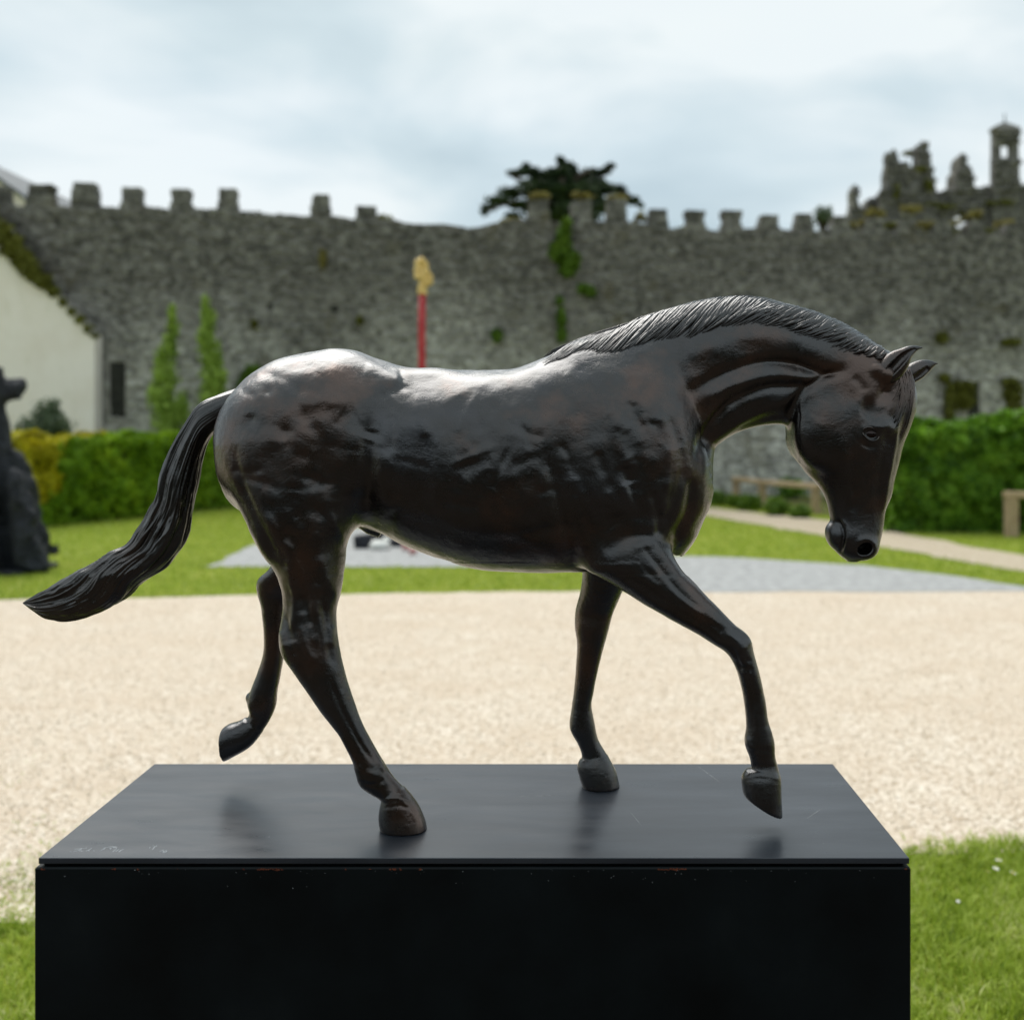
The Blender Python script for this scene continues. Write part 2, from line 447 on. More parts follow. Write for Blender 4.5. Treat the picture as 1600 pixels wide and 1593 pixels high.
M_GRASS = foliage_mat("grass_blades", [(0.06, 0.12, 0.010), (0.28, 0.38, 0.035), (0.44, 0.54, 0.09), (0.74, 0.70, 0.38)], 0.5, 5.0, 0.4)
M_HEDGE_L = foliage_mat("beech_hedge_leaves", [(0.04, 0.10, 0.005), (0.13, 0.26, 0.010), (0.27, 0.44, 0.015), (0.48, 0.60, 0.03)], 0.5, 1.2, 0.42)
M_HEDGE_GOLD = foliage_mat("golden_hedge_leaves", [(0.24, 0.24, 0.006), (0.48, 0.44, 0.010), (0.70, 0.58, 0.02)], 0.5, 1.5, 0.3)
M_HEDGE_R = foliage_mat("laurel_hedge_leaves", [(0.012, 0.040, 0.004), (0.07, 0.17, 0.012), (0.18, 0.35, 0.025), (0.38, 0.58, 0.08)], 0.42, 1.6, 0.4)
M_ADDED_HEDGE = foliage_mat("added_hedge_leaves", [(0.006, 0.014, 0.005), (0.014, 0.028, 0.009), (0.03, 0.05, 0.014)], 0.6, 1.2, 0.1)
M_CORE = simple_mat("dark_twigs", (0.012, 0.022, 0.006), (0.03, 0.045, 0.012), 6, 0.95)  # dark green for hedge cores, also on the belfry finial
M_CONIFER = foliage_mat("young_conifer_foliage", [(0.16, 0.26, 0.04), (0.34, 0.48, 0.08), (0.50, 0.64, 0.15)], 0.6, 2.0, 0.4)
M_IVY = foliage_mat("wall_creeper_leaves", [(0.045, 0.10, 0.010), (0.11, 0.20, 0.016), (0.20, 0.30, 0.03)], 0.5, 2.5, 0.3)
M_OLIVE = foliage_mat("olive_creeper_leaves", [(0.07, 0.07, 0.014), (0.14, 0.145, 0.020), (0.22, 0.22, 0.035)], 0.6, 1.5, 0.2)
M_OCHRE = foliage_mat("dry_ochre_grass", [(0.10, 0.08, 0.035), (0.20, 0.17, 0.05), (0.28, 0.25, 0.07), (0.18, 0.12, 0.05)], 0.8, 2.5, 0.2)
M_GREYBUSH = foliage_mat("grey_green_shrub_leaves", [(0.035, 0.06, 0.03), (0.08, 0.12, 0.06), (0.22, 0.26, 0.17)], 0.6, 3.0, 0.2)
M_CEDAR = foliage_mat("cypress_needles", [(0.008, 0.020, 0.008), (0.024, 0.045, 0.016), (0.06, 0.09, 0.03)], 0.7, 1.0, 0.1)
M_PETAL = simple_mat("white_petals", (0.8, 0.8, 0.8), (0.85, 0.85, 0.85), 10, 0.6)
M_YELLOW = simple_mat("yellow_flower_centre", (0.7, 0.5, 0.03), (0.8, 0.55, 0.05), 10, 0.6)

# ================================================================ implicit modelling (horse, dark statue)
def catmull(P, t):
    """P (n,k) control rows, t in [0,n-1]"""
    n = len(P)
    i = np.clip(np.floor(t).astype(int), 0, n - 2); f = (t - i)[:, None]
    p0 = P[np.maximum(i - 1, 0)]; p1 = P[i]; p2 = P[i + 1]; p3 = P[np.minimum(i + 2, n - 1)]
    return 0.5 * (2 * p1 + (p2 - p0) * f + (2 * p0 - 5 * p1 + 4 * p2 - p3) * f ** 2 + (3 * p1 - p0 - 3 * p2 + p3) * f ** 3)

def resample(st, n):
    st = np.asarray(st, float)
    A = (st[:, 0:2] + st[:, 2:4]) / 2
    d = np.r_[0, np.cumsum(np.linalg.norm(np.diff(A, axis=0), axis=1) + 1e-6)]
    s = np.linspace(0, d[-1], n)
    t = np.interp(s, d, np.arange(len(d)))
    return catmull(st, t)

class Field:
    def __init__(self, lo, hi, h):
        self.lo = np.array(lo, float); self.h = h
        self.n = np.ceil((np.array(hi) - self.lo) / h).astype(int) + 1
        self.f = np.full(self.n, 0.05, np.float32)     # index order X, Y, Z
        self.y = self.lo[1] + np.arange(self.n[1]) * h

    def tube(self, st, k=0.015, expo=2.0, cap0=False, cap1=False, sub=False, pad=0.03, fade=0.0):
        """stations: ax ay bx by D h in photo pixels / metres"""
        st = np.asarray(st, float)
        D = st[:, 4]
        wa = np.stack([(st[:, 0] - CX) * D / F, HC - (st[:, 1] - HY) * D / F], 1)
        wb = np.stack([(st[:, 2] - CX) * D / F, HC - (st[:, 3] - HY) * D / F], 1)
        S = np.concatenate([wa, wb, st[:, 4:6]], 1)
        if cap0: S = np.vstack([S[0] + (S[0] - S[1]) * (0.02 / max(1e-4, np.linalg.norm((S[0] - S[1])[:2]))), S])
        if cap1: S = np.vstack([S, S[-1] + (S[-1] - S[-2]) * (0.02 / max(1e-4, np.linalg.norm((S[-1] - S[-2])[:2])))])
        L = np.linalg.norm(np.diff(np.vstack([S[:, :2]]), axis=0), axis=1).sum() + np.linalg.norm(np.diff(S[:, 2:4], axis=0), axis=1).sum()
        ns = int(L / self.h * 1.6) + 8
        R = resample(S, ns)
        hw = np.linalg.norm(R[:, 0:2] - R[:, 2:4], axis=1) / 2
        nu = int(2 * (hw.max() + pad) / self.h * 2.0) + 9
        q = np.linspace(-1, 1, nu)
        ext = (hw + pad) / np.maximum(hw, 1e-4)
        U = q[None, :] * ext[:, None]
        C = (R[:, 0:2] + R[:, 2:4]) / 2; H = (R[:, 2:4] - R[:, 0:2]) / 2
        Pt = C[:, None, :] + U[..., None] * H[:, None, :]
        ii = np.round((Pt[..., 0] - self.lo[0]) / self.h).astype(int)
        kk = np.round((Pt[..., 1] - self.lo[2]) / self.h).astype(int)
        ok = (ii >= 0) & (ii < self.n[0]) & (kk >= 0) & (kk < self.n[2])
        ii, kk, uu = ii[ok], kk[ok], U[ok]
        ss = np.broadcast_to(np.arange(ns)[:, None], U.shape)[ok]
        absd = (np.abs(uu) - 1) * hw[ss]
        order = np.argsort(-absd)
        ii, kk, uu, ss = ii[order], kk[order], uu[order], ss[order]
        i0, i1, k0, k1 = ii.min(), ii.max() + 1, kk.min(), kk.max() + 1
        Um = np.full((i1 - i0, k1 - k0), np.nan); Sm = np.zeros(Um.shape, int)
        Um[ii - i0, kk - k0] = uu; Sm[ii - i0, kk - k0] = ss
        # refine u by exact projection and relax the lookup noise
        gxx = self.lo[0] + np.arange(i0, i1) * self.h; gzz = self.lo[2] + np.arange(k0, k1) * self.h
        PX, PZ = np.meshgrid(gxx, gzz, indexing='ij')
        Cs, Hs = C[Sm], H[Sm]
        hh = (Hs ** 2).sum(-1) + 1e-12
        u = ((PX - Cs[..., 0]) * Hs[..., 0] + (PZ - Cs[..., 1]) * Hs[..., 1]) / hh
        valid = ~np.isnan(Um)
        for _ in range(2):
            us = u.copy(); w = np.ones_like(u)
            vv = valid.astype(float)
            num = u * vv; den = vv.copy()
            for ax in (0, 1):
                for sft in (1, -1):
                    num += np.roll(u * vv, sft, ax); den += np.roll(vv, sft, ax)
            u = np.where(valid, num / np.maximum(den, 1), u)
        yc = R[Sm, 4]; hy = np.maximum(R[Sm, 5], 1e-3); hwm = hw[Sm]
        rr = np.minimum(hwm, hy)
        v = np.abs(self.y[None, None, :] - yc[..., None]) / hy[..., None]
        au = np.abs(u)[..., None]
        rho = (au ** expo + v ** expo) ** (1 / expo)
        # distance estimate: value / gradient length
        gu = (au / np.maximum(rho, 1e-4)) / np.maximum(hwm, 1e-4)[..., None]
        gv = (v / np.maximum(rho, 1e-4)) / hy[..., None]
        g = np.sqrt(gu ** 2 + gv ** 2)
        ft = (rho - 1) / np.maximum(g, 1e-3)
        ft = np.where(rho < 1, np.maximum(ft, -rr[..., None]), ft)
        for flag, a, b2 in ((cap0, 0 + 1, 2), (cap1, -2, -3)):
            if flag:
                pa, pb = S[a, 0:2], S[a, 2:4]
                ref = (S[b2, 0:2] + S[b2, 2:4]) / 2
                d = pb - pa; n = np.array([-d[1], d[0]]); n /= np.linalg.norm(n)
                if n @ (ref - pa) > 0: n = -n
                cd = (PX - pa[0]) * n[0] + (PZ - pa[1]) * n[1]
                kk2 = 0.004
                hsm = np.maximum(kk2 - np.abs(ft - cd[..., None]), 0) / kk2
                ft = np.maximum(ft, cd[..., None]) + hsm ** 2 * kk2 * 0.25
        if fade:
            arc = np.r_[0, np.cumsum(np.linalg.norm(np.diff(C, axis=0), axis=1))]
            q_ = np.clip(1 - arc[Sm] / fade, 0, 1)
            ft = ft + (0.045 * q_ ** 2)[..., None]
        ft = np.where(valid[..., None], ft, 0.06).astype(np.float32)
        sl = (slice(i0, i1), slice(None), slice(k0, k1))
        self.blend(sl, np.transpose(ft, (0, 2, 1)), k, sub)

    def blend(self, sl, ft, k, sub=False):
        cur = self.f[sl]
        if sub:
            ft = -ft
            h = np.maximum(k - np.abs(cur - ft), 0) / k
            self.f[sl] = np.maximum(cur, ft) + h * h * k * 0.25
        else:
            h = np.maximum(k - np.abs(cur - ft), 0) / k
            self.f[sl] = np.minimum(cur, ft) - h * h * k * 0.25

    def blob(self, c, r, k=0.006, sub=False, rot=0.0):
        """ellipsoid, centre world, radii x y z, rot about Y (image-plane) in radians"""
        c = np.asarray(c, float); r = np.asarray(r, float); R = r.max() + 0.012
        i0 = np.maximum(((c - R - self.lo) / self.h).astype(int), 0); i1 = np.minimum(((c + R - self.lo) / self.h).astype(int) + 2, self.n)
        ax = [self.lo[a] + np.arange(i0[a], i1[a]) * self.h - c[a] for a in range(3)]
        X, Y, Z = np.meshgrid(*ax, indexing='ij')
        ca, sa = math.cos(rot), math.sin(rot)
        X, Z = X * ca + Z * sa, -X * sa + Z * ca
        q = np.sqrt((X / r[0]) ** 2 + (Y / r[1]) ** 2 + (Z / r[2]) ** 2) + 1e-6
        g = np.sqrt((X / r[0] ** 2) ** 2 + (Y / r[1] ** 2) ** 2 + (Z / r[2] ** 2) ** 2) / q
        ft = ((q - 1) / np.maximum(g, 1e-3)).astype(np.float32)
        self.blend(tuple(slice(a, b_) for a, b_ in zip(i0, i1)), ft, k, sub)

    def mesh(self):
        f = self.f; h = self.h
        ins = f < 0
        nx, ny, nz = f.shape
        cnt = np.zeros((nx - 1, ny - 1, nz - 1), np.int8)
        for a in (0, 1):
            for b_ in (0, 1):
                for c in (0, 1):
                    cnt += ins[a:nx - 1 + a, b_:ny - 1 + b_, c:nz - 1 + c]
        act = np.argwhere((cnt > 0) & (cnt < 8))
        idx = np.full(cnt.shape, -1, np.int32); idx[act[:, 0], act[:, 1], act[:, 2]] = np.arange(len(act))
        pos = np.zeros((len(act), 3)); num = np.zeros(len(act))
        corners = [(a, b_, c) for a in (0, 1) for b_ in (0, 1) for c in (0, 1)]
        for p_ in corners:
            for ax in range(3):
                if p_[ax]: continue
                q_ = list(p_); q_[ax] = 1
                fa = f[act[:, 0] + p_[0], act[:, 1] + p_[1], act[:, 2] + p_[2]]
                fb = f[act[:, 0] + q_[0], act[:, 1] + q_[1], act[:, 2] + q_[2]]
                cr_ = (fa < 0) != (fb < 0)
                t_ = np.where(cr_, fa / np.where(cr_, fa - fb, 1), 0)
                pt = np.tile(np.array(p_, float), (len(act), 1)); pt[:, ax] += t_
                pos[cr_] += pt[cr_]; num[cr_] += 1
        V = self.lo + (act + pos / num[:, None]) * h
        Q = []
        for ax in range(3):
            o1, o2 = [(1, 2), (2, 0), (0, 1)][ax]
            s0 = [slice(None)] * 3; s1 = [slice(None)] * 3
            s0[ax] = slice(0, -1); s1[ax] = slice(1, None)
            A, B = ins[tuple(s0)], ins[tuple(s1)]
            E = np.argwhere(A != B)
            E = E[(E[:, o1] > 0) & (E[:, o2] > 0) & (E[:, o1] < f.shape[o1] - 1) & (E[:, o2] < f.shape[o2] - 1)]
            d1 = np.zeros(3, int); d1[o1] = 1; d2 = np.zeros(3, int); d2[o2] = 1
            g_ = lambda X_: idx[X_[:, 0], X_[:, 1], X_[:, 2]]
            q = np.stack([g_(E - d1 - d2), g_(E - d2), g_(E), g_(E - d1)], 1)
            fl = ~A[E[:, 0], E[:, 1], E[:, 2]]
            q[fl] = q[fl][:, ::-1]
            Q.append(q)
        return V, np.vstack(Q)

def vert_normals(V, Q):
    a, b_, c, d = (V[Q[:, i]] for i in range(4))
    fn = np.cross(c - a, d - b_)
    N = np.zeros_like(V)
    for i in range(4):
        for ax in range(3): N[:, ax] += np.bincount(Q[:, i], fn[:, ax], len(V))
    return N / (np.linalg.norm(N, axis=1)[:, None] + 1e-12)

def laplace(V, Q, it=2, lam=0.5):
    E = np.vstack([Q[:, [0, 1]], Q[:, [1, 2]], Q[:, [2, 3]], Q[:, [3, 0]]])
    deg = np.bincount(E[:, 0], minlength=len(V)) + np.bincount(E[:, 1], minlength=len(V))
    def avg(V_):
        S_ = np.zeros_like(V_)
        for ax in range(3):
            S_[:, ax] = np.bincount(E[:, 0], V_[E[:, 1], ax], len(V_)) + np.bincount(E[:, 1], V_[E[:, 0], ax], len(V_))
        return S_ / deg[:, None]
    for i in range(it):
        V = V + lam * (avg(V) - V)
        V = V - (lam + 0.03) * (avg(V) - V)
    return V


# ================================================================ ground
def noisy_poly(pts, amp, step=0.25, seed=0, z0=-0.02, z1=0.004):
    """closed outline (world X,Y) with a ragged edge, as a thin solid sheet"""
    out = []
    n = len(pts)
    for i in range(n):
        a, b_ = np.array(pts[i], float), np.array(pts[(i + 1) % n], float)
        L = np.linalg.norm(b_ - a); m = max(1, int(L / step)); m = min(m, 400)
        nn = np.array([-(b_ - a)[1], (b_ - a)[0]]) / (L + 1e-9)
        for t in np.arange(m) / m:
            p_ = a + (b_ - a) * t
            w = math.sin(math.pi * t) ** 0.3 if 0 < t < 1 else 0
            out.append(p_ + nn * amp * w * float(vnoise(p_[0] * 2.1, p_[1] * 2.1, 0, seed) + 0.5 * vnoise(p_[0] * 7, p_[1] * 7, 0, seed + 1)))
    V = np.array([(x, y, z1) for x, y in out])
    return V, [list(range(len(out)))]

V = np.array([(-400, -200, 0), (400, -200, 0), (400, 700, 0), (-400, 700, 0)], float)
put("lawn", V, [[0, 1, 2, 3]], M_LAWN, kind="structure", origin=(0, 0, 0))
def G(px, py): return (gx(px, gD(py)), gD(py))
# gravel forecourt: near edge from left (row 1450) to right (row 1330), far edge along row 925-935
near_l, near_r = G(-400, 1462), G(1800, 1328)
V, Fc = noisy_poly([(-30, 3.02), near_l, G(60, 1448), G(1425, 1334), near_r, (30, 4.1), (30, 10.75), G(1600, 921), G(900, 924), G(450, 930), G(0, 938), (-30, 9.4)], 0.06, 0.09, 3)
put("gravel_path", V, Fc, M_GRAVEL, kind="structure", origin=(0, 0, 0.0))
V, Fc = noisy_poly([G(322, 886), G(400, 851), G(545, 824), G(700, 832), G(1000, 868), G(1160, 872), G(1350, 884), G(1480, 899), G(1600, 917), (14, 10.74), (8, 10.42), G(1000, 925.5), G(962, 886)], 0.05, 0.3, 9, z1=0.008)
put("grey_paving", V, Fc, M_PAVING, kind="structure", origin=(0, 0, 0.0))
V, Fc = noisy_poly([G(1070, 795), G(1105, 806), G(1290, 838), G(1395, 858), G(1600, 893), G(2300, 1010), G(2350, 960), G(1600, 868), G(1400, 832), G(1300, 814), G(1105, 793)], 0.12, 0.3, 12, z1=0.008)
put("beige_garden_path", V, Fc, M_PATH, kind="structure", origin=(0, 0, 0.0))
V, Fc = noisy_poly([(-30, 2.3), (30, 2.3), (30, -14), (-30, -14)], 0.06, 0.12, 15)
put("added_dark_ground", V, Fc, M_ADDED_EARTH, kind="structure", origin=(0, 0, 0.0))  # unseen dark ground, added under and behind the camera to darken the bronze's reflections
V, Fc = noisy_poly([G(1100, 785), G(1205, 794), G(1330, 808), G(1420, 818), (10, 20), (9, 25.2), (2.5, 24.8)], 0.15, 0.3, 17)
put("planting_bed", V, Fc, M_SOIL, kind="structure", origin=(0, 0, 0.0))

# loose stones on the gravel
def stones_cloud(X, Y, S, z=0.004):
    n = len(X); r = rng
    base_ = np.array([(1, 0, 0), (0, 1, 0), (-1, 0, 0), (0, -1, 0), (0, 0, .7), (0, 0, -.3)], float)
    Fq = np.array([(0, 1, 4), (1, 2, 4), (2, 3, 4), (3, 0, 4), (1, 0, 5), (2, 1, 5), (3, 2, 5), (0, 3, 5)])
    P = base_[None] * (r.uniform(0.6, 1.2, (n, 6, 1))) * S[:, None, None]
    a = r.uniform(0, 6.28, n); ca, sa = np.cos(a)[:, None], np.sin(a)[:, None]
    x, y = P[..., 0] * ca - P[..., 1] * sa, P[..., 0] * sa + P[..., 1] * ca
    V = np.stack([x + X[:, None], y + Y[:, None], P[..., 2] + z + S[:, None] * 0.15], -1).reshape(-1, 3)
    return V, (Fq[None] + (np.arange(n) * 6)[:, None, None]).reshape(-1, 3)
n = 42000
Y = 3.3 + 6.9 * rng.uniform(0, 1, n) ** 1.5
X = rng.uniform(-1, 1, n) * (0.62 * Y + 0.3)
edge = 3.45 + (X + 2) * 0.13
ok = (Y > edge + 0.05 + 0.06 * rng.normal(size=n)) & (Y < 10.1)
X, Y = X[ok], Y[ok]
V, T = stones_cloud(X, Y, rng.uniform(0.0025, 0.008, len(X)))
put("gravel_stones", V, T, M_STONELET, kind="stuff", origin=(0, 0, 0))

# grass blades of the near lawn
def blades(X, Y, hgt, wid, lean=0.5):
    n = len(X); r = rng
    a = r.uniform(0, 6.28, n); l = r.uniform(0.1, lean, n) * hgt; b_ = r.uniform(0, 6.28, n)
    wx, wy = np.cos(a) * wid, np.sin(a) * wid
    lx, ly = np.cos(b_) * l, np.sin(b_) * l
    z = np.zeros(n)
    P0 = np.stack([X - wx, Y - wy, z], -1); P1 = np.stack([X + wx, Y + wy, z], -1)
    P2 = np.stack([X + lx * .35 + wx * .8, Y + ly * .35 + wy * .8, hgt * .6], -1); P3 = np.stack([X + lx * .35 - wx * .8, Y + ly * .35 - wy * .8, hgt * .6], -1)
    P4 = np.stack([X + lx, Y + ly, hgt * .95], -1)
    V = np.stack([P0, P1, P2, P3, P4], 1).reshape(-1, 3)
    T = np.array([(0, 1, 2), (0, 2, 3), (3, 2, 4)])
    return V, (T[None] + (np.arange(n) * 5)[:, None, None]).reshape(-1, 3)
n = 150000
Y = rng.uniform(2.25, 4.35, n); X = rng.uniform(-2.7, 2.7, n)
left = X < 0
e_ = np.interp(X, [-2.7, -1.7, 0, 1.35, 2.7], [3.36, 3.36, 3.6, 3.93, 4.0])
e_ = e_ + 0.10 * vnoise(X * 2.5, Y * 2.5, 0, 8) + 0.05 * vnoise(X * 9, Y * 9, 0, 9)
thin = np.where(left, 0.5, 1.0)
ok = (Y < e_ + 0.03 * rng.normal(size=n)) & ~((np.abs(X + 0.12) < 0.70) & (Y < 2.0)) & (rng.uniform(0, 1, n) < thin + (e_ - Y) * 0.6)
X, Y = X[ok], Y[ok]
h = rng.uniform(0.014, 0.046, len(X)) * (1 + 0.35 * vnoise(X * 3, Y * 3, 0, 10))
V, T = blades(X, Y, h, rng.uniform(0.0014, 0.0040, len(X)), 1.3)
put("grass", V, T, M_GRASS, kind="stuff", origin=(0, 0, 0))
# stray tufts where lawn meets gravel at the left
n = 14000
X = rng.uniform(-2.7, -1.0, n); Y = 3.3 + 0.28 * rng.exponential(1.0, n)
q = vnoise(X * 5, Y * 5, 0, 33) > 0.12
V, T = blades(X[q], Y[q], rng.uniform(0.008, 0.022, q.sum()), rng.uniform(0.0012, 0.0026, q.sum()), 1.0)
put("grass_tufts", V, T, M_GRASS, kind="stuff", origin=(0, 0, 0))
# coarser blades on the lawns behind the gravel
n = 90000
Y = rng.uniform(9.9, 24, n); X = rng.uniform(-1, 1, n) * 0.6 * Y
ppx, ppy = CX + X * F / Y, HY + HC * F / Y
def inside(poly, x, y):
    r = np.zeros(len(x), bool); m = len(poly)
    for i in range(m):
        x0, y0 = poly[i]; x1, y1 = poly[(i + 1) % m]
        c = ((y0 > y) != (y1 > y)) & (x < (x1 - x0) * (y - y0) / (y1 - y0 + 1e-12) + x0)
        r ^= c
    return r
bad = inside([(322, 886), (400, 851), (545, 824), (700, 832), (1000, 868), (1160, 872), (1350, 884), (1480, 899), (1600, 917), (1700, 940), (1000, 930), (962, 886)], ppx, ppy)
bad |= inside([(1070, 795), (1105, 806), (1290, 838), (1395, 858), (1600, 893), (1900, 940), (1900, 920), (1600, 868), (1400, 832), (1300, 814), (1105, 793)], ppx, ppy)
bad |= ppy > np.interp(ppx, [0, 450, 900, 1600], [937, 929, 924, 921])
X, Y = X[~bad], Y[~bad]
V, T = blades(X, Y, rng.uniform(0.02, 0.05, len(X)), rng.uniform(0.004, 0.010, len(X)), 1.2)
put("far_grass", V, T, M_GRASS, kind="stuff", origin=(0, 0, 0))

# ================================================================ castle wall
A0 = np.array([-13.2, 24.0]); B0 = np.array([11.93, 26.5])
DIR = (B0 - A0); DIR /= np.linalg.norm(DIR); NRM = np.array([DIR[1], -DIR[0]])      # towards the camera
def wall_at(px):
    q = (px - CX) / F
    t = (13.2 + 24 * q) / (25.13 - 2.5 * q)
    P = A0 + (B0 - A0) * t
    return float((P - A0) @ DIR), float(P[1])      # along-wall coordinate, distance
def wallw(a, out, z):
    a = np.asarray(a, float); out = np.asarray(out, float)
    return np.stack([A0[0] + DIR[0] * a + NRM[0] * out, A0[1] + DIR[1] * a + NRM[1] * out, np.broadcast_to(np.asarray(z, float), np.broadcast(a, out).shape)], -1)
top_px = [(-800, 318), (-400, 320), (-60, 321), (0, 322), (42, 322), (150, 322), (225, 323), (267, 325), (341, 327), (430, 333), (485, 338), (520, 337), (556, 342), (600, 339), (625, 347), (700, 353), (755, 357), (775, 346), (820, 343), (1000, 348), (1050, 357), (1240, 360), (1400, 363), (1600, 369), (2000, 372)]
ta = np.array([wall_at(p_)[0] for p_, _ in top_px]); tz = np.array([gz(y_, wall_at(p_)[1]) for p_, y_ in top_px])
def top_z(a): return np.interp(a, ta, tz)
A_L, A_R = wall_at(-760)[0], wall_at(2000)[0]
wall_root = empty("castle_wall", (0, 25.3, 0), "long grey rubble stone castle wall with toothed battlements behind the gardens", "wall")
TK = 0.9
# core of the wall
aa = np.arange(A_L, A_R + 0.3, 0.3)
zz = top_z(aa) + 0.05 * vnoise(aa * 2.3, 0, 0, 2) + 0.02 * vnoise(aa * 9, 0, 0, 3)
m = len(aa)
V = np.vstack([wallw(aa, 0, 0), wallw(aa, 0, zz), wallw(aa, -TK, zz), wallw(aa, -TK, 0)])
Fc = []
for i in range(m - 1):
    for k_ in range(4):
        k2 = (k_ + 1) % 4
        Fc.append([k_ * m + i, k_ * m + i + 1, k2 * m + i + 1, k2 * m + i])
Fc += [[0, m, 2 * m, 3 * m], [m - 1, 4 * m - 1, 3 * m - 1, 2 * m - 1]]
put("wall_core", V, Fc, M_MORTAR, wall_root)
# openings: gaps in the stone facing, their shade painted by dark sheets
def niche(px0, px1, py0, py1):
    a0, d = wall_at(px0); a1, _ = wall_at(px1)
    return (a0, a1, gz(py1, d), gz(py0, d))
niches = [niche(172, 196, 566, 652), (niche(386, 412, 572, 610)), niche(1512, 1530, 596, 652), niche(516, 530, 476, 488), niche(418, 426, 474, 484)]
def stone_mesh(w, h, d, r):
    """one rough facing stone, local: x along, y outwards (negative = proud), z up"""
    c = 0.16 * min(w, h)
    j = lambda s: r.uniform(-s * 1.9, s * 1.9)
    out = [(-w / 2 + j(c * .4), -h / 2 + j(c * .4)), (w / 2 + j(c * .4), -h / 2 + j(c * .4)), (w / 2 + j(c * .4), h / 2 + j(c * .4)), (-w / 2 + j(c * .4), h / 2 + j(c * .4))]
    V = [(x, 0.03, z) for x, z in out] + [(x, -d * .35, z) for x, z in out] + [(x * (1 - 2.2 * c / w) + j(c * .3), -d * r.uniform(.75, 1.2), z * (1 - 2.2 * c / h) + j(c * .3)) for x, z in out]
    Fq = []
    for a in (0, 4):
        for i in range(4):
            k = (i + 1) % 4
            Fq.append((a + i, a + k, a + 4 + k, a + 4 + i))
    Fq.append((8, 9, 10, 11))
    return np.array(V), np.array(Fq)
protos = []
prr = random.Random(5)
for i in range(24):
    protos.append(stone_mesh(1.0, 1.0, 1.0, prr))
rs = np.random.default_rng(21)
cand = []
z = 0.0
while z < 7.3:
    hgt = rs.uniform(0.09, 0.17)
    a = A_L + rs.uniform(0, 0.3)
    while a < A_R:
        w = rs.uniform(0.09, 0.23)
        ac, zc = a + w / 2, z + hgt / 2
        zc += 0.17 * float(vnoise(ac * .55, z * .5, 0, 13)) + 0.07 * float(vnoise(ac * 1.7, z * 1.3, 0, 14)) + rs.uniform(-.045, .045)
        if zc + hgt / 2 < top_z(ac) + 0.03 and not any(n0 - .05 < ac < n1 + .05 and z0 < zc < z1 for n0, n1, z0, z1 in niches):
            cand.append((ac, zc, w * rs.uniform(.84, .99), hgt * rs.uniform(.65, 1.15), rs.uniform(0.006, 0.04)))
        a += w
    z += hgt
cand = np.array(cand)
dist = A0[1] + DIR[1] * cand[:, 0]
pxs = CX + (A0[0] + DIR[0] * cand[:, 0]) * F / dist; pys = HY + (HC - cand[:, 1]) * F / dist
vis = (pxs > -5) & (pxs < 1600) & (pys < 790) & (pys > 320) & ~((pxs < 150) & (pys > 380))
vis &= ~((pxs > 350) & (pxs < 1100) & (pys > 540)) & ~((pxs > 1110) & (pxs < 1420) & (pys < 700) & (pys > 470))
size = cand[:, 2] * cand[:, 3] / dist ** 2 * vis
order = np.argsort(-size)
single = set(order[:300].tolist())
face_rot = math.atan2(DIR[1], DIR[0])
Vs, Qs = [], []
pm = [make_mesh("stone", v_, q_, M_STONE) for v_, q_ in protos]
cr_, sr_ = math.cos(face_rot), math.sin(face_rot)
off = 0
for i, (ac, zc, w, hh, d) in enumerate(cand):
    P = wallw(ac, 0.0, zc)
    k = int(rs.integers(24))
    if i in single:
        place("stone", pm[k], P, wall_root, rot=(0, 0, face_rot), scale=(w, d, hh))
    else:
        v_, q_ = protos[k]
        x, y = v_[:, 0] * w, v_[:, 1] * d
        Vs.append(np.stack([P[0] + x * cr_ - y * sr_, P[1] + x * sr_ + y * cr_, P[2] + v_[:, 2] * hh], -1)); Qs.append(q_ + off); off += len(v_)
put("rubble_stones", np.vstack(Vs), np.vstack(Qs), M_STONE, wall_root, kind="stuff")
# dark sheets near the wall face, painting the shade inside the openings
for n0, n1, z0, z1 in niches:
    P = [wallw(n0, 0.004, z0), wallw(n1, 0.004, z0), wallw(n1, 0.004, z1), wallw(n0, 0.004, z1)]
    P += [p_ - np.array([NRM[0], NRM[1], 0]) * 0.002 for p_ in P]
    put("niche_shade_sheet", np.array(P), [[0, 1, 2, 3], [7, 6, 5, 4], [0, 4, 5, 1], [1, 5, 6, 2], [2, 6, 7, 3], [3, 7, 4, 0]], simple_mat("painted_recess_shade", (0.02, 0.02, 0.017), (0.05, 0.05, 0.042), 5, 0.95), wall_root)
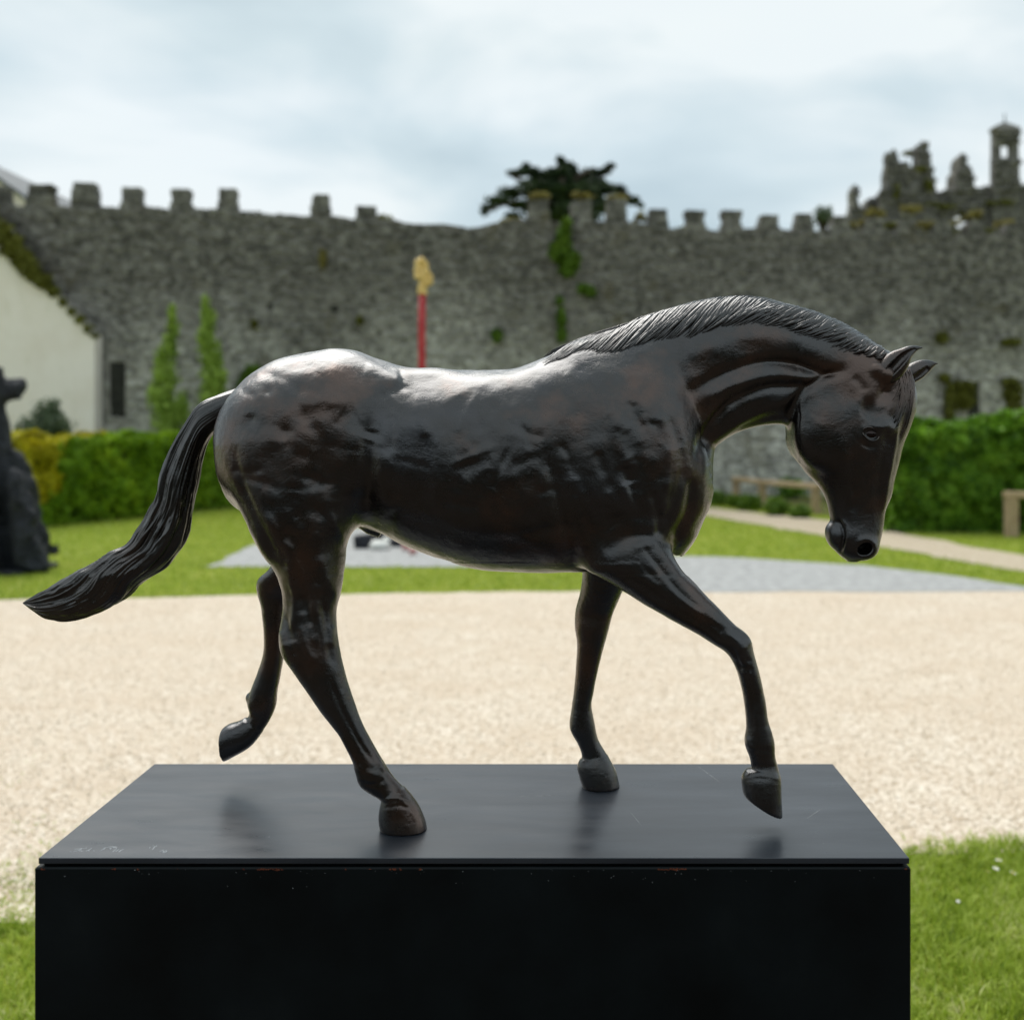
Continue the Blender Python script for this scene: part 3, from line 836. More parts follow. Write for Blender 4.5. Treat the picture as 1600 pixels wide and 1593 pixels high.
# merlons: [left px, right px, top row, flare]
MER = [(-410, -368, 283), (-340, -298, 285), (-272, -230, 285), (-206, -164, 286), (-140, -98, 287), (-72, -38, 289), (-16, 16, 290), (42, 85, 287), (112, 153, 284), (189, 224, 290), (267, 299, 292), (341, 371, 294), (486, 516, 303), (557, 588, 321),
       (826, 858, 312), (893, 924, 312), (949, 979, 311), (1014, 1043, 324), (1072, 1101, 327), (1129, 1159, 328), (1186, 1216, 334), (1242, 1270, 331), (1298, 1328, 337),
       (1350, 1380, 340), (1402, 1432, 343), (1459, 1487, 346), (1510, 1539, 346), (1568, 1598, 348), (1628, 1658, 350)]
for i, (x0, x1, ty) in enumerate(MER):
    sft = (CX - (x0 + x1) / 2) * 0.15 / 25
    a0, d0 = wall_at(x0 + max(0, -sft)); a1, d1 = wall_at(x1 - max(0, sft)); am = (a0 + a1) / 2; dm = (d0 + d1) / 2
    zt = gz(ty, dm); zb_ = top_z(am) - 0.06
    parts = []
    # coursed, slightly flared, with a cap course overhanging
    zc = zb_; rr_ = np.random.default_rng(100 + i)
    course = []
    while zc < zt - 0.05:
        hh = min(rr_.uniform(.12, .2), zt - zc)
        course.append((zc, hh)); zc += hh
    nC = len(course)
    for j, (zc, hh) in enumerate(course):
        t = j / max(1, nC - 1)
        fl = 0.05 * (1 - t) ** 3 + (0.012 if j == nC - 1 else 0) + rr_.uniform(-.02, .02)
        L_, R_ = a0 - fl, a1 + fl
        if j == nC - 1 and rr_.uniform() < .5: L_ += rr_.uniform(0, .12)
        cuts = [L_] + ([L_ + (R_ - L_) * rr_.uniform(.35, .65)] if j < nC else []) + [R_]
        for q0, q1 in zip(cuts[:-1], cuts[1:]):
            if q1 - q0 < 0.08: continue
            b3, f3 = bevel_box(q0 + .006, q1 - .006, rr_.uniform(-0.02, .03), 0.36 + rr_.uniform(-.02, .02), zc + .004, zc + hh - .004, 0.012)
            W3 = wallw(b3[:, 0], -b3[:, 1], b3[:, 2]) + rr_.uniform(-.008, .008, b3.shape)
            parts.append((W3, f3))
    mo = empty("tmp", (0, 0, 0), None, None) if False else None
    core = box(a0 + .03, a1 - .03, .05, .33, zb_, zt - .03)
    m_o = put("merlon", wallw(core[0][:, 0], -core[0][:, 1], core[0][:, 2]), core[1], M_MORTAR, wall_root)
    for v_, f_ in parts:
        put("stone", v_, f_, M_STONE, m_o)

# ---------------------------------------------------------------- ruins behind the wall at the right
DR = 37.0
def ruin_piece(name, outline, parent, thick=1.1, D=DR, mat=M_RUIN):
    P = [(gx(x, D), gz(y, D)) for x, y in outline]
    V, Fc = prism(P[::-1], D, D + thick)
    return put(name, V, Fc, mat, parent)
def ruin_stones(outline, parent, D=DR, seed=0, s=0.26):
    r = np.random.default_rng(seed)
    P = np.array([(gx(x, D), gz(y, D)) for x, y in outline])
    x0, x1, z0, z1 = P[:, 0].min(), P[:, 0].max(), max(P[:, 1].min(), 6.4), P[:, 1].max()
    Vs, Qs, off = [], [], 0
    z = z0
    while z < z1:
        h_ = r.uniform(.7, 1.2) * s * .75; x = x0
        while x < x1:
            w = r.uniform(.7, 1.5) * s
            if inside(P, np.array([x + w / 2]), np.array([z + h_ / 2]))[0]:
                v_, q_ = protos[int(r.integers(24))]
                Vs.append(np.stack([x + w / 2 + v_[:, 0] * w * .95, D + v_[:, 1] * r.uniform(.04, .14), z + h_ / 2 + v_[:, 2] * h_ * .95], -1)); Qs.append(q_ + off); off += len(v_)
            x += w
        z += h_
    if Vs: put("rubble_stones", np.vstack(Vs), np.vstack(Qs), M_RUIN, parent, kind="stuff")
def rag(pts, seed, amp=1.3, step=5):
    """roughen an outline given in photo pixels"""
    r = np.random.default_rng(seed); out = []
    for i in range(len(pts)):
        a, b_ = np.array(pts[i], float), np.array(pts[(i + 1) % len(pts)], float)
        L = np.linalg.norm(b_ - a); m = max(1, int(L / step)); m = min(m, 60)
        for t in range(m): out.append(tuple(a + (b_ - a) * t / m + (r.uniform(-amp, amp, 2) if t else 0)))
    return out
rt = empty("ruined_tower", (gx(1424, DR), DR, 0), "ragged stone tower stump with two broken horns, rising behind the wall", "ruin")
ol = rag([(1374, 560), (1376, 300), (1384, 290), (1386, 262), (1389, 238), (1397, 232), (1402, 238), (1405, 256), (1413, 252), (1420, 258), (1427, 266), (1433, 264), (1434, 226), (1442, 223), (1451, 227), (1452, 252), (1457, 262), (1461, 290), (1464, 300), (1466, 560)], 4)
ruin_piece("tower_wall", ol, rt, 0.6); ruin_stones(ol, rt, seed=4)
rw = empty("ruined_church_wall", (gx(1500, DR), DR + .3, 0), "broken stone wall with a pierced sky hole between the ruined tower and the belfry", "ruin")
ol = rag([(1440, 560), (1440, 312), (1460, 302), (1475, 297), (1495, 296), (1525, 292), (1555, 292), (1640, 284), (1640, 340), (1515, 341), (1513, 332), (1500, 330), (1493, 338), (1492, 352), (1499, 357), (1512, 356), (1516, 345), (1640, 344), (1640, 560)], 6, 1.0)
ruin_piece("wall_face", ol, rw, 0.8, DR + .3); ruin_stones(ol, rw, DR + .3, seed=6)
pn = empty("stone_pinnacle", (gx(1508, DR), DR + .2, 0), "stubby pointed stone pinnacle standing between the ruined tower and the belfry", "pinnacle", "stone pinnacles of the ruin")
ol = rag([(1493, 300), (1494, 268), (1499, 262), (1500, 246), (1504, 239), (1509, 250), (1514, 262), (1521, 268), (1522, 300)], 8, .8, 4)
ruin_piece("shaft", ol, pn, .9, DR + .2); ruin_stones(ol, pn, DR + .2, seed=8, s=.2)
p2_ = empty("stone_pinnacle", (gx(1337, DR), DR, 0), "thin lone stone pinnacle at the left end of the ruins above the battlements", "pinnacle", "stone pinnacles of the ruin")
ol = rag([(1327, 560), (1329, 330), (1332, 312), (1331, 298), (1334, 289), (1338, 288), (1342, 298), (1341, 314), (1347, 330), (1350, 560)], 9, .7, 4)
ruin_piece("shaft", ol, p2_, .6, DR); ruin_stones(ol, p2_, DR, seed=9, s=.18)
st = empty("stepped_ruin_wall", (gx(1365, DR), DR + .6, 0), "low mossy stub of wall stepping up to the left side of the ruined tower", "ruin")
ol = rag([(1346, 560), (1346, 332), (1353, 322), (1357, 310), (1366, 308), (1372, 314), (1380, 306), (1382, 560)], 10, .8)
ruin_piece("wall_face", ol, st, .8, DR + .6); ruin_stones(ol, st, DR + .6, seed=10)
# belfry: hollow turret with an opening and a stone cap
bt = empty("stone_belfry", (gx(1573, DR), DR, 0), "slender square stone belfry with a small round opening and pointed cap at the right edge", "bell tower")
xl, xr = gx(1553, DR), gx(1592, DR)
zt = gz(204, DR); zo0, zo1 = gz(246, DR), gz(226, DR); xo0, xo1 = gx(1564, DR), gx(1579, DR)
ps = [box(xl - .02, xr + .03, DR, DR + .3, 3, zo0), box(xl, xo0, DR, DR + .3, zo0, zo1), box(xo1, xr, DR, DR + .3, zo0, zo1), box(xl, xr, DR, DR + .3, zo1, zt)]
V, Fc = merge(ps); put("shaft", V, Fc, M_RUIN, bt)
V, Fc = bevel_box(xl - .06, xr + .06, DR - .06, DR + .36, zt, zt + .12, .03); put("cornice", V, Fc, M_RUIN, bt)
cxm, cym = (xl + xr) / 2, DR + .15
b4 = [(xl - .03, DR - .03, zt + .12), (xr + .03, DR - .03, zt + .12), (xr + .03, DR + .33, zt + .12), (xl - .03, DR + .33, zt + .12), (cxm, cym, gz(188, DR))]
put("cap", np.array(b4), [[0, 1, 4], [1, 2, 4], [2, 3, 4], [3, 0, 4], [3, 2, 1, 0]], M_RUIN, bt)
V, Fc = tube_np([(cxm, cym, gz(189, DR)), (cxm, cym, gz(176, DR))], [.03, .02], 6); put("iron_finial", V, Fc, M_CORE, bt)
ol = [(1553, 204), (1592, 204), (1592, 224), (1553, 224)]; ruin_stones(ol, bt, DR - .0, seed=12, s=.2)
ol = [(1553, 247), (1592, 247), (1594, 300), (1552, 300)]; ruin_stones(ol, bt, DR - .0, seed=13, s=.2)

# slate roof glimpsed beyond the wall at the far left
rfD = 33.0
V, Fc = prism([(gx(x, rfD), gz(y, rfD)) for x, y in [(-170, 560), (46, 560), (46, 316), (38, 308), (-66, 236), (-170, 308)]][::-1], rfD, rfD + 9)
bl = empty("slate_roofed_house", (gx(-60, rfD), rfD, 0), "grey slate roof slope of a house glimpsed behind the battlements at far left", "house")
put("wall", V * [1, 1, 1], Fc, M_LIMEWASH, bl)
V, Fc = prism([(gx(x, rfD), gz(y, rfD)) for x, y in [(48, 318), (40, 304), (-66, 230), (-66, 236), (38, 309)]][::-1], rfD - .3, rfD + 9.3)
put("roof", V, Fc, M_SLATE, bl)
V, Fc = prism([(gx(x, rfD), gz(y, rfD)) for x, y in [(-66, 236), (-66, 230), (-180, 318), (-172, 322)]][::-1], rfD - .3, rfD + 9.3)
put("roof", V, Fc, M_SLATE, bl)

# ---------------------------------------------------------------- cream building at the left
cD = 23.72
cb = empty("cream_building", (gx(40, cD), cD, 0), "cream limewashed lean-to gable with a creeper covered slope against the castle wall", "building")
prof = [(148, 700), (148, 522), (130, 505), (100, 470), (75, 452), (45, 425), (0, 380), (-60, 318), (-300, 318), (-300, 700)]
P = [(gx(x, cD), gz(y, cD)) for x, y in prof]; P[0] = (P[0][0], 0); P[-1] = (P[-1][0], 0)
V, Fc = prism(P[::-1], cD, 24.1)
put("wall", V, Fc, M_LIMEWASH, cb)
cop = [(x, y) for x, y in prof[1:8]]
up = [(x + 2, y - 3) for x, y in cop]
P = [(gx(x, cD), gz(y, cD)) for x, y in cop + up[::-1]]
V, Fc = prism(P, cD - .05, 24.1)
put("verge", V, Fc, M_MORTAR, cb)

# ================================================================ foliage
def leaves(P, S, N=None, spread=1.0, aspect=1.6):
    """one bent leaf (2 triangles) per point"""
    n = len(P); r = rng
    d = r.normal(size=(n, 3)); d /= np.linalg.norm(d, axis=1)[:, None]
    if N is not None:
        d = d * spread + N; d /= np.linalg.norm(d, axis=1)[:, None]
    u = np.cross(d, r.normal(size=(n, 3))); u /= np.linalg.norm(u, axis=1)[:, None] + 1e-9
    v = np.cross(d, u)
    S = S[:, None]
    a = P - u * S * aspect * .5; b_ = P + v * S * .5; c = P + u * S * aspect * .5 - d * S * .15; e_ = P - v * S * .5
    V = np.stack([a, b_, c, e_], 1).reshape(-1, 3)
    return V, np.arange(4 * n).reshape(n, 4)

def hedge(name, a, b_, thick, h0, h1, mat, label, n, leaf, bumps, seed, parts_extra=None):
    """clipped hedge from a to b (world X,Y): twig core plus leaf skin"""
    a, b_ = np.array(a, float), np.array(b_, float)
    L = np.linalg.norm(b_ - a); d = (b_ - a) / L; nn = np.array([d[1], -d[0]])
    root = empty(name, ((a + b_)[0] / 2, (a + b_)[1] / 2, 0), label, "hedge")
    def surf(s, t, kind):
        top = (h0 + (h1 - h0) * s / L) + bumps * vnoise(s * 1.3, 0, 0, seed)
        z = np.where(kind == 0, t * top, top)
        w = np.where(kind == 0, 0.0, t * thick)
        return top, z, w
    # core
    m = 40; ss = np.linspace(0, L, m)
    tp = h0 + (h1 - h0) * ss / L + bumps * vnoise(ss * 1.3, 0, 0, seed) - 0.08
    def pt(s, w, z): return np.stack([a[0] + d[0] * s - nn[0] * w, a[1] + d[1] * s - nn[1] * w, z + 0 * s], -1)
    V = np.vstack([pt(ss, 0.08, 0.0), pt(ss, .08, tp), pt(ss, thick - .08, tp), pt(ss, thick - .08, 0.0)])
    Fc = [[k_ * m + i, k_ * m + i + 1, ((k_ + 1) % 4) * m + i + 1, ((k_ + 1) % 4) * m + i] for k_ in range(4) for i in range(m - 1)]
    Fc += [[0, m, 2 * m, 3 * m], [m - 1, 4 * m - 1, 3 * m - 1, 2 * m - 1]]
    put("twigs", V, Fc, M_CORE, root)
    r = rng
    area = [L * h0, L * thick, thick * h0 * 2]
    k = r.choice(3, n, p=np.array(area) / sum(area))
    s = r.uniform(0, L, n); t = r.uniform(0, 1, n)
    end = r.integers(0, 2, n)
    s = np.where(k == 2, end * L, s)
    top = h0 + (h1 - h0) * s / L + bumps * vnoise(s * 1.3, 0, 0, seed)
    z = np.where(k == 1, top, r.uniform(0.02, 1, n) * top)
    w = np.where(k == 0, 0, t * thick)
    dep = r.exponential(.05, n) - .06 + 0.11 * vnoise(s * 1.9, z * 1.9, w * 1.9, seed + 1) + 0.12 * vnoise(s * 5, z * 5, w * 5, seed + 2)
    N = np.zeros((n, 3))
    N[k == 0] = [nn[0], nn[1], 0.3]; N[k == 1] = [0, 0, 1]
    N[k == 2, 0] = np.where(end[k == 2] == 1, d[0], -d[0]); N[k == 2, 1] = np.where(end[k == 2] == 1, d[1], -d[1])
    P = np.stack([a[0] + d[0] * s - nn[0] * w, a[1] + d[1] * s - nn[1] * w, z], -1) - N * dep[:, None]
    V, Q_ = leaves(P, r.uniform(.7, 1.3, n) * leaf, N, 0.9)
    return root, V, Q_, P

h, V, Q_, P = hedge("clipped_hedge", (gx(22, 17.0), 17.0), (gx(420, 23.2), 23.2), 1.1, 1.45, 1.52, None, "low clipped green hedge with a golden left end, running back behind the horse's tail", 46000, 0.055, 0.03, 41)
gold = (P[:, 0] < gx(100, 17.9)) & ((P[:, 2] > 0.45 + 0.5 * vnoise(P[:, 0] * 2, P[:, 2] * 2, 0, 4)))
put("golden_leaves", V.reshape(-1, 4, 3)[gold].reshape(-1, 3), np.arange(4 * gold.sum()).reshape(-1, 4), M_HEDGE_GOLD, h, kind="stuff")
put("leaves", V.reshape(-1, 4, 3)[~gold].reshape(-1, 3), np.arange(4 * (~gold).sum()).reshape(-1, 4), M_HEDGE_L, h, kind="stuff")
h, V, Q_, P = hedge("laurel_hedge", (gx(1398, 16.6), 16.6), (gx(1760, 16.4), 16.4), 1.5, 1.72, 1.92, None, "tall glossy dark green hedge beyond the horse's face at the right", 34000, 0.10, 0.16, 44)
put("leaves", V, Q_, M_HEDGE_R, h, kind="stuff")

h, V, Q_, P = hedge("added_dark_hedge", (16, -6.5), (-16, -6.5), 2.0, 3.1, 3.1, None, "unseen tall dark hedge added behind the viewer for the bronze to reflect", 30000, 0.16, 0.3, 47)  # out of view, added so the bronze has something dark to reflect
put("leaves", V, Q_, M_ADDED_HEDGE, h, kind="stuff")

def clump(name, label, cat, centre_list, n, leaf, mat, stem=None, group=None, shell=0.55, asp=1.6, kind=None, parent=None, dirn=None):
    """leafy mass made of ellipsoids [(x, y, z, rx, ry, rz)]"""
    vol = np.array([c[3] * c[4] * c[5] for c in centre_list]) ** (2 / 3)
    k = rng.choice(len(centre_list), n, p=vol / vol.sum())
    C_ = np.array(centre_list, float)[k]
    d = rng.normal(size=(n, 3)); d /= np.linalg.norm(d, axis=1)[:, None]
    rad = shell + (1 - shell) * rng.uniform(0, 1, n) ** .7
    rad *= 1 + .34 * vnoise(C_[:, 0] * 3 + d[:, 0] * 2.2, C_[:, 1] + d[:, 1] * 2.2, C_[:, 2] + d[:, 2] * 2.2, 6)
    P = C_[:, :3] + d * C_[:, 3:6] * rad[:, None]
    V, Q_ = leaves(P, rng.uniform(.6, 1.3, n) * leaf, d if dirn is None else np.tile(np.array(dirn, float), (n, 1)), 0.9, asp)
    if parent is not None: return put(name, V, Q_, mat, parent)
    if stem is None:
        return put(name, V, Q_, mat, label=label, cat=cat, group=group)
    c0 = np.array(centre_list[0])
    root = empty(name, (c0[0], c0[1], 0), label, cat, group)
    put("foliage", V, Q_, mat, root, kind="stuff")
    sv, sf = stem
    put("trunk", sv, sf, M_BARK, root)
    return root

# two narrow young conifers against the wall
def column(name, label, pxc, D, levels, n, mat, group):
    cl = []
    for (x, y, rx, ry_) in levels:
        c = W(x, y, D); cl.append((c[0], D + rng.uniform(-.1, .1), c[2], rx * D / F, rx * D / F, ry_ * D / F))
    stem = tube_np([(gx(pxc, D), D, 0), (gx(pxc, D) + .03, D, 1.2), (gx(pxc, D), D, gz(levels[0][1], D))], [.06, .045, .015], 7)
    return clump(name, label, "tree", cl, n, .07, mat, stem, group, shell=.1)
column("columnar_conifer", "narrow light green conifer, the left and shorter of the pair against the castle wall", 262, 23.0,
       [(270, 490, 7, 18), (268, 515, 10, 26), (264, 545, 13, 26), (250, 560, 10, 20), (258, 590, 20, 28), (252, 620, 22, 28), (266, 650, 26, 32), (268, 690, 28, 35), (266, 740, 28, 40), (285, 640, 14, 30)], 6000, M_CONIFER, "narrow conifers by the wall")
column("columnar_conifer", "narrow light green conifer, the right and taller of the pair against the castle wall", 332, 23.2,
       [(324, 476, 7, 18), (325, 500, 12, 26), (323, 530, 14, 28), (332, 560, 17, 28), (336, 595, 22, 30), (332, 630, 24, 32), (330, 680, 26, 36), (330, 740, 26, 40)], 6000, M_CONIFER, "narrow conifers by the wall")
# shrub before the cream building
c = [W(*q, 19.4) for q in [(70, 668), (50, 672), (90, 664), (66, 645), (84, 640), (60, 690)]]
stem = tube_np([(gx(70, 19.4), 19.4, 0), (gx(70, 19.4), 19.4, 1.2)], [.05, .03], 6)
clump("grey_shrub", "loose grey green shrub standing before the cream building, behind the golden hedge end", "shrub", [(q[0], q[1], q[2], r_, r_, r_ * s_) for q, r_, s_ in zip(c, (.40, .3, .3, .18, .16, .4), (.8, .7, .8, 1.5, 1.5, 1))], 3600, .05, M_GREYBUSH, stem, shell=.2)
# dark climbers and tufts rooted in the wall: [(px, py, rx, ry)...]
def creeper(name, label, spots, mat, n, leaf=.075, D_off=-.12, cat="climbing plant", thick=.16, group=None):
    cl = []
    for (x, y, rx, ry_) in spots:
        d = wall_at(x)[1] + D_off; c = W(x, y, d)
        cl.append((c[0], d, c[2], rx * d / F, thick, ry_ * d / F))
    o = clump(name, label, cat, cl, n, leaf, mat, shell=.2, group=group)
    return o
creeper("wall_creeper", "bright green creeper hanging down from the wall top beneath the cypress", [(884, 352, 8, 14), (880, 370, 12, 16), (876, 390, 18, 18), (890, 410, 18, 16), (886, 424, 12, 10), (870, 398, 10, 12)], M_IVY, 3200)
creeper("wall_creeper", "small bright green tuft on the wall just right below the hanging creeper", [(912, 452, 10, 8), (922, 456, 9, 8)], M_IVY, 700)
creeper("wall_creeper", "thin vertical dark green tuft on the wall above the horse's mane", [(877, 500, 8, 22), (874, 470, 6, 8), (878, 525, 8, 12)], M_IVY, 800)
creeper("wall_creeper", "small round green tuft on the wall to the left of the mane", [(777, 524, 9, 11)], M_IVY, 500)
creeper("wall_creeper", "dark green creeper on the wall right behind the horse's rump", [(396, 585, 20, 14), (385, 600, 14, 18), (412, 600, 14, 14)], M_IVY, 1600)
creeper("wall_creeper", "leggy olive brown creeper on the wall to the right of the horse's ears", [(1500, 602, 22, 10), (1488, 622, 14, 22), (1510, 620, 14, 22), (1476, 590, 10, 8), (1483, 646, 8, 10)], M_OLIVE, 2200)
creeper("wall_creeper", "dark olive creeper clump hanging at the far right behind the laurel hedge", [(1584, 615, 14, 18), (1586, 640, 12, 20), (1578, 596, 12, 8)], M_OLIVE, 1500)
creeper("wall_creeper", "single olive tuft high on the wall right of the horse's ears", [(1472, 527, 10, 9)], M_OLIVE, 500)
creeper("wall_creeper", "brown green tuft on the wall at the right edge above the creepers", [(1580, 534, 14, 6)], M_OLIVE, 500)
creeper("wall_creeper", "thick brown green creeper along the sloping roof edge of the cream building", [(0, 362, 20, 22), (18, 385, 20, 24), (35, 405, 20, 22), (50, 424, 18, 20), (68, 440, 15, 15), (84, 455, 10, 10), (100, 472, 7, 8), (114, 487, 7, 8), (127, 500, 8, 9), (140, 514, 9, 9), (-30, 330, 24, 26), (-60, 305, 24, 22), (148, 524, 5, 6)], M_OLIVE, 9000, .06, D_off=-.42, thick=.16)
creeper("lichen_tuft", "upright pale ochre tuft growing high on the wall above the rump", [(504, 404, 6, 18)], M_OCHRE, 500, .05, cat="plant")
for px_, py_, what in [(397, 506, "just above the rump, left of the ochre tuft"), (562, 500, "between the ochre tuft and the red pole")]:
    creeper("wall_tuft", "tiny olive tuft on the wall, " + what, [(px_, py_, 6, 8)], M_OLIVE, 160, .05, cat="plant")
# weeds crowning wall tops and merlons
def weed(px_, py_, rx, ry_, label, D=None, mat=M_OCHRE, n=500):
    d = wall_at(px_)[1] + .35 if D is None else D
    c = W(px_, py_, d)
    clump("wall_top_weeds", label, "weeds", [(c[0] + q_ * rx * d / F, d + rng.uniform(-.15, .15), c[2] + rng.uniform(-.3, .4) * ry_ * d / F, rx * s_ * d / F, .2, ry_ * s_ * 1.1 * d / F) for q_, s_ in ((0, .62), (-.55, .5), (.5, .55), (.2, .42), (-.25, .4))], int(n * .7), .06, mat, shell=.1, group="weeds growing on the wall tops")
weed(842, 306, 18, 8, "mossy dome of weeds on the left merlon under the cypress")
weed(909, 308, 17, 7, "russet dome of weeds on the middle merlon under the cypress")
weed(963, 309, 17, 7, "yellowish dome of weeds on the right merlon under the cypress")
weed(596, 342, 22, 8, "dark green weeds on the wall top beside the last merlon before the gap", mat=M_OLIVE)
weed(800, 345, 22, 5, "brown weeds at the step of the wall top left of the cypress merlons")
weed(1000, 342, 12, 12, "orange brown weeds beside the merlon just right of the cypress")
weed(1064, 362, 12, 5, "green weeds at the foot of the merlon right of the cypress", mat=M_OLIVE)
weed(1420, 240, 12, 7, "green weeds on top of the ruined tower between its two horns", DR + .8, M_OLIVE)
weed(1437, 266, 14, 8, "dark weeds on the face of the ruined tower below its right horn", DR - .05, M_OLIVE)
weed(1424, 330, 16, 10, "golden weeds on the merlon in front of the ruined tower")
weed(1366, 334, 18, 8, "golden green weeds on the merlon left of the ruined tower")
weed(1470, 322, 26, 6, "olive weeds along the broken wall right of the ruined tower", DR, M_OLIVE, 700)
weed(1524, 336, 14, 9, "golden weeds on the merlon below the slender belfry")
weed(1560, 318, 26, 6, "dark weeds along the broken wall beneath the belfry", DR, M_OLIVE, 700)
weed(1572, 349, 16, 9, "brownish weeds on the last merlon at the right edge")
weed(64, 322, 18, 5, "green weeds at the foot of the second merlon from the left edge", mat=M_OLIVE)
weed(1470, 360, 30, 5, "olive weeds along the wall head in front of the ruined church", mat=M_OLIVE)
weed(1186, 366, 22, 4, "olive weeds along the wall head in the middle of the right battlements", mat=M_OLIVE)

for i_, (x_, y_, r_, q_, m_k, what) in enumerate([(1348, 350, 10, 8, 0, "in the gap right of the thin pinnacle"), (1392, 352, 12, 7, 1, "in the gap left below the ruined tower"), (1446, 352, 13, 8, 0, "in the gap right below the ruined tower"), (1540, 362, 16, 8, 1, "in the gap below the belfry"), (1490, 350, 8, 7, 0, "beside the pierced sky hole"), (1400, 300, 8, 26, 1, "hanging down the left half of the ruined tower"), (1450, 290, 9, 16, 1, "on the right shoulder of the ruined tower"), (1330, 352, 8, 6, 0, "at the foot of the thin pinnacle")]):
    weed(x_, y_, r_, q_, ("golden" if m_k == 0 else "olive green") + " weeds " + what, None if y_ > 340 else DR - .1, (M_OCHRE, M_OLIVE)[m_k], 420)

# cypress behind the wall
tD = 47.0
tr_ = empty("cypress_tree", (gx(885, tD), tD, 0), "dark flat topped cypress spreading its ragged arms behind the castle wall", "tree")
def tw(x, y, dd=0): return W(x, y, tD + dd)
parts = [tube_np([(gx(885, tD), tD, 0), (gx(880, tD), tD, 5), tw(884, 330), tw(878, 290), tw(876, 262)], [.42, .36, .28, .16, .05], 8)]
arms = [[(884, 350), (850, 330), (800, 316), (760, 330)], [(882, 330), (850, 300), (805, 278), (790, 270)], [(884, 320), (920, 290), (960, 262)], [(886, 340), (930, 318), (975, 302), (996, 316)], [(880, 300), (850, 275), (825, 262)], [(884, 310), (905, 275), (930, 262)], [(884, 345), (840, 345), (800, 350)]]
for a in arms:
    pts = [tw(x, y, rng.uniform(-1, 1) * i) for i, (x, y) in enumerate(a)]
    parts.append(tube_np(np.array(pts), np.linspace(.16, .03, len(pts)), 6))
V, Fc = merge(parts); put("trunk", V, Fc, M_BARK, tr_)
pads = [(876, 256, 9, 9), (870, 270, 22, 9), (884, 280, 30, 14), (850, 276, 26, 8), (826, 268, 20, 6), (806, 272, 16, 5), (836, 290, 30, 9), (800, 300, 24, 7), (780, 312, 18, 6), (764, 324, 12, 5), (757, 332, 7, 5),
        (900, 300, 40, 16), (870, 310, 40, 14), (920, 272, 18, 7), (940, 268, 14, 5), (955, 260, 9, 4), (930, 286, 22, 8), (945, 296, 20, 9), (965, 296, 14, 7), (975, 308, 12, 5), (990, 314, 10, 5), (1000, 320, 5, 3),
        (850, 325, 40, 12), (900, 330, 45, 14), (812, 318, 22, 6), (950, 322, 26, 8), (884, 345, 60, 14), (800, 336, 14, 5), (893, 264, 9, 5), (822, 258, 5, 3), (860, 295, 30, 12), (885, 262, 14, 8), (905, 285, 26, 12), (845, 308, 30, 10), (915, 315, 34, 12), (878, 249, 7, 6)]
cl = []
for (x, y, rx, ry_) in pads:
    for _ in range(2):
        c = tw(x + rng.uniform(-3, 3), y + rng.uniform(-2, 2), rng.uniform(-2, 2) if rx > 15 else 0); cl.append((c[0], c[1], c[2], rx * .72 * tD / F, rx * .8 * tD / F, ry_ * .72 * tD / F))
vol = np.array([c[3] * c[5] for c in cl]); n = 42000
k = rng.choice(len(cl), n, p=vol / vol.sum()); C_ = np.array(cl)[k]
d = rng.normal(size=(n, 3)); d /= np.linalg.norm(d, axis=1)[:, None]
P = C_[:, :3] + d * C_[:, 3:6] * (rng.uniform(.2, 1.2, n) ** np.where(rng.uniform(0, 1, n) < .15, -0.25, 1.0) * (1 + .35 * vnoise(d[:, 0] * 4 + C_[:, 0], d[:, 1] * 4, d[:, 2] * 4, 5)))[:, None]
V, Q_ = leaves(P, rng.uniform(.05, .15, n), np.tile(np.array([0, 0, .6]), (n, 1)), 1.0, 2.2)
put("crown", V, Q_, M_CEDAR, tr_, kind="stuff")
# small bare tree between two merlons
sD = 33.0
parts = []
for i in range(26):
    x = rng.uniform(1272, 1300)
    parts.append(tube_np(np.array([W(1286, 372, sD), W((1286 + x) / 2, 350, sD), W(x, rng.uniform(322, 342), sD + rng.uniform(-.4, .4))]), [.05, .025, .008], 4))
sm = empty("small_tree", (gx(1286, sD), sD, 0), "small thin leaved tree peeping between two merlons left of the ruins", "tree")
parts.append(tube_np([(gx(1286, sD), sD, 0), W(1286, 372, sD)], [.12, .06], 6))
V, Fc = merge(parts); put("trunk", V, Fc, M_BARK, sm, kind="stuff")
clump("crown", None, None, [(W(1286, 340, sD)[0], sD, W(1286, 338, sD)[2], 16 * sD / F, .4, 16 * sD / F)], 700, .07, M_GREYBUSH, parent=sm, shell=.1)

# low plants in the bed by the fence
for i, (px_, py_, r_, what) in enumerate([(1120, 786, .28, "near the wall, leftmost in the bed under the horse's throat"), (1150, 790, .25, "just left of the middle fence post"), (1172, 794, .3, "in front of the middle fence post"), (1212, 802, .3, "between the middle and the right fence post"), (1236, 776, .45, "the taller dark one behind the fence rail"), (1250, 806, .22, "close to the right fence post")]):
    d = gD(py_ + 3); c = (gx(px_, d), d, r_ * .5)
    clump("bed_plant", "low leafy green plant " + what, "plant", [(c[0], c[1], c[2], r_ * .9, r_ * .8, r_ * .6)], 900, .06, M_IVY if i != 4 else M_HEDGE_R, shell=.2)

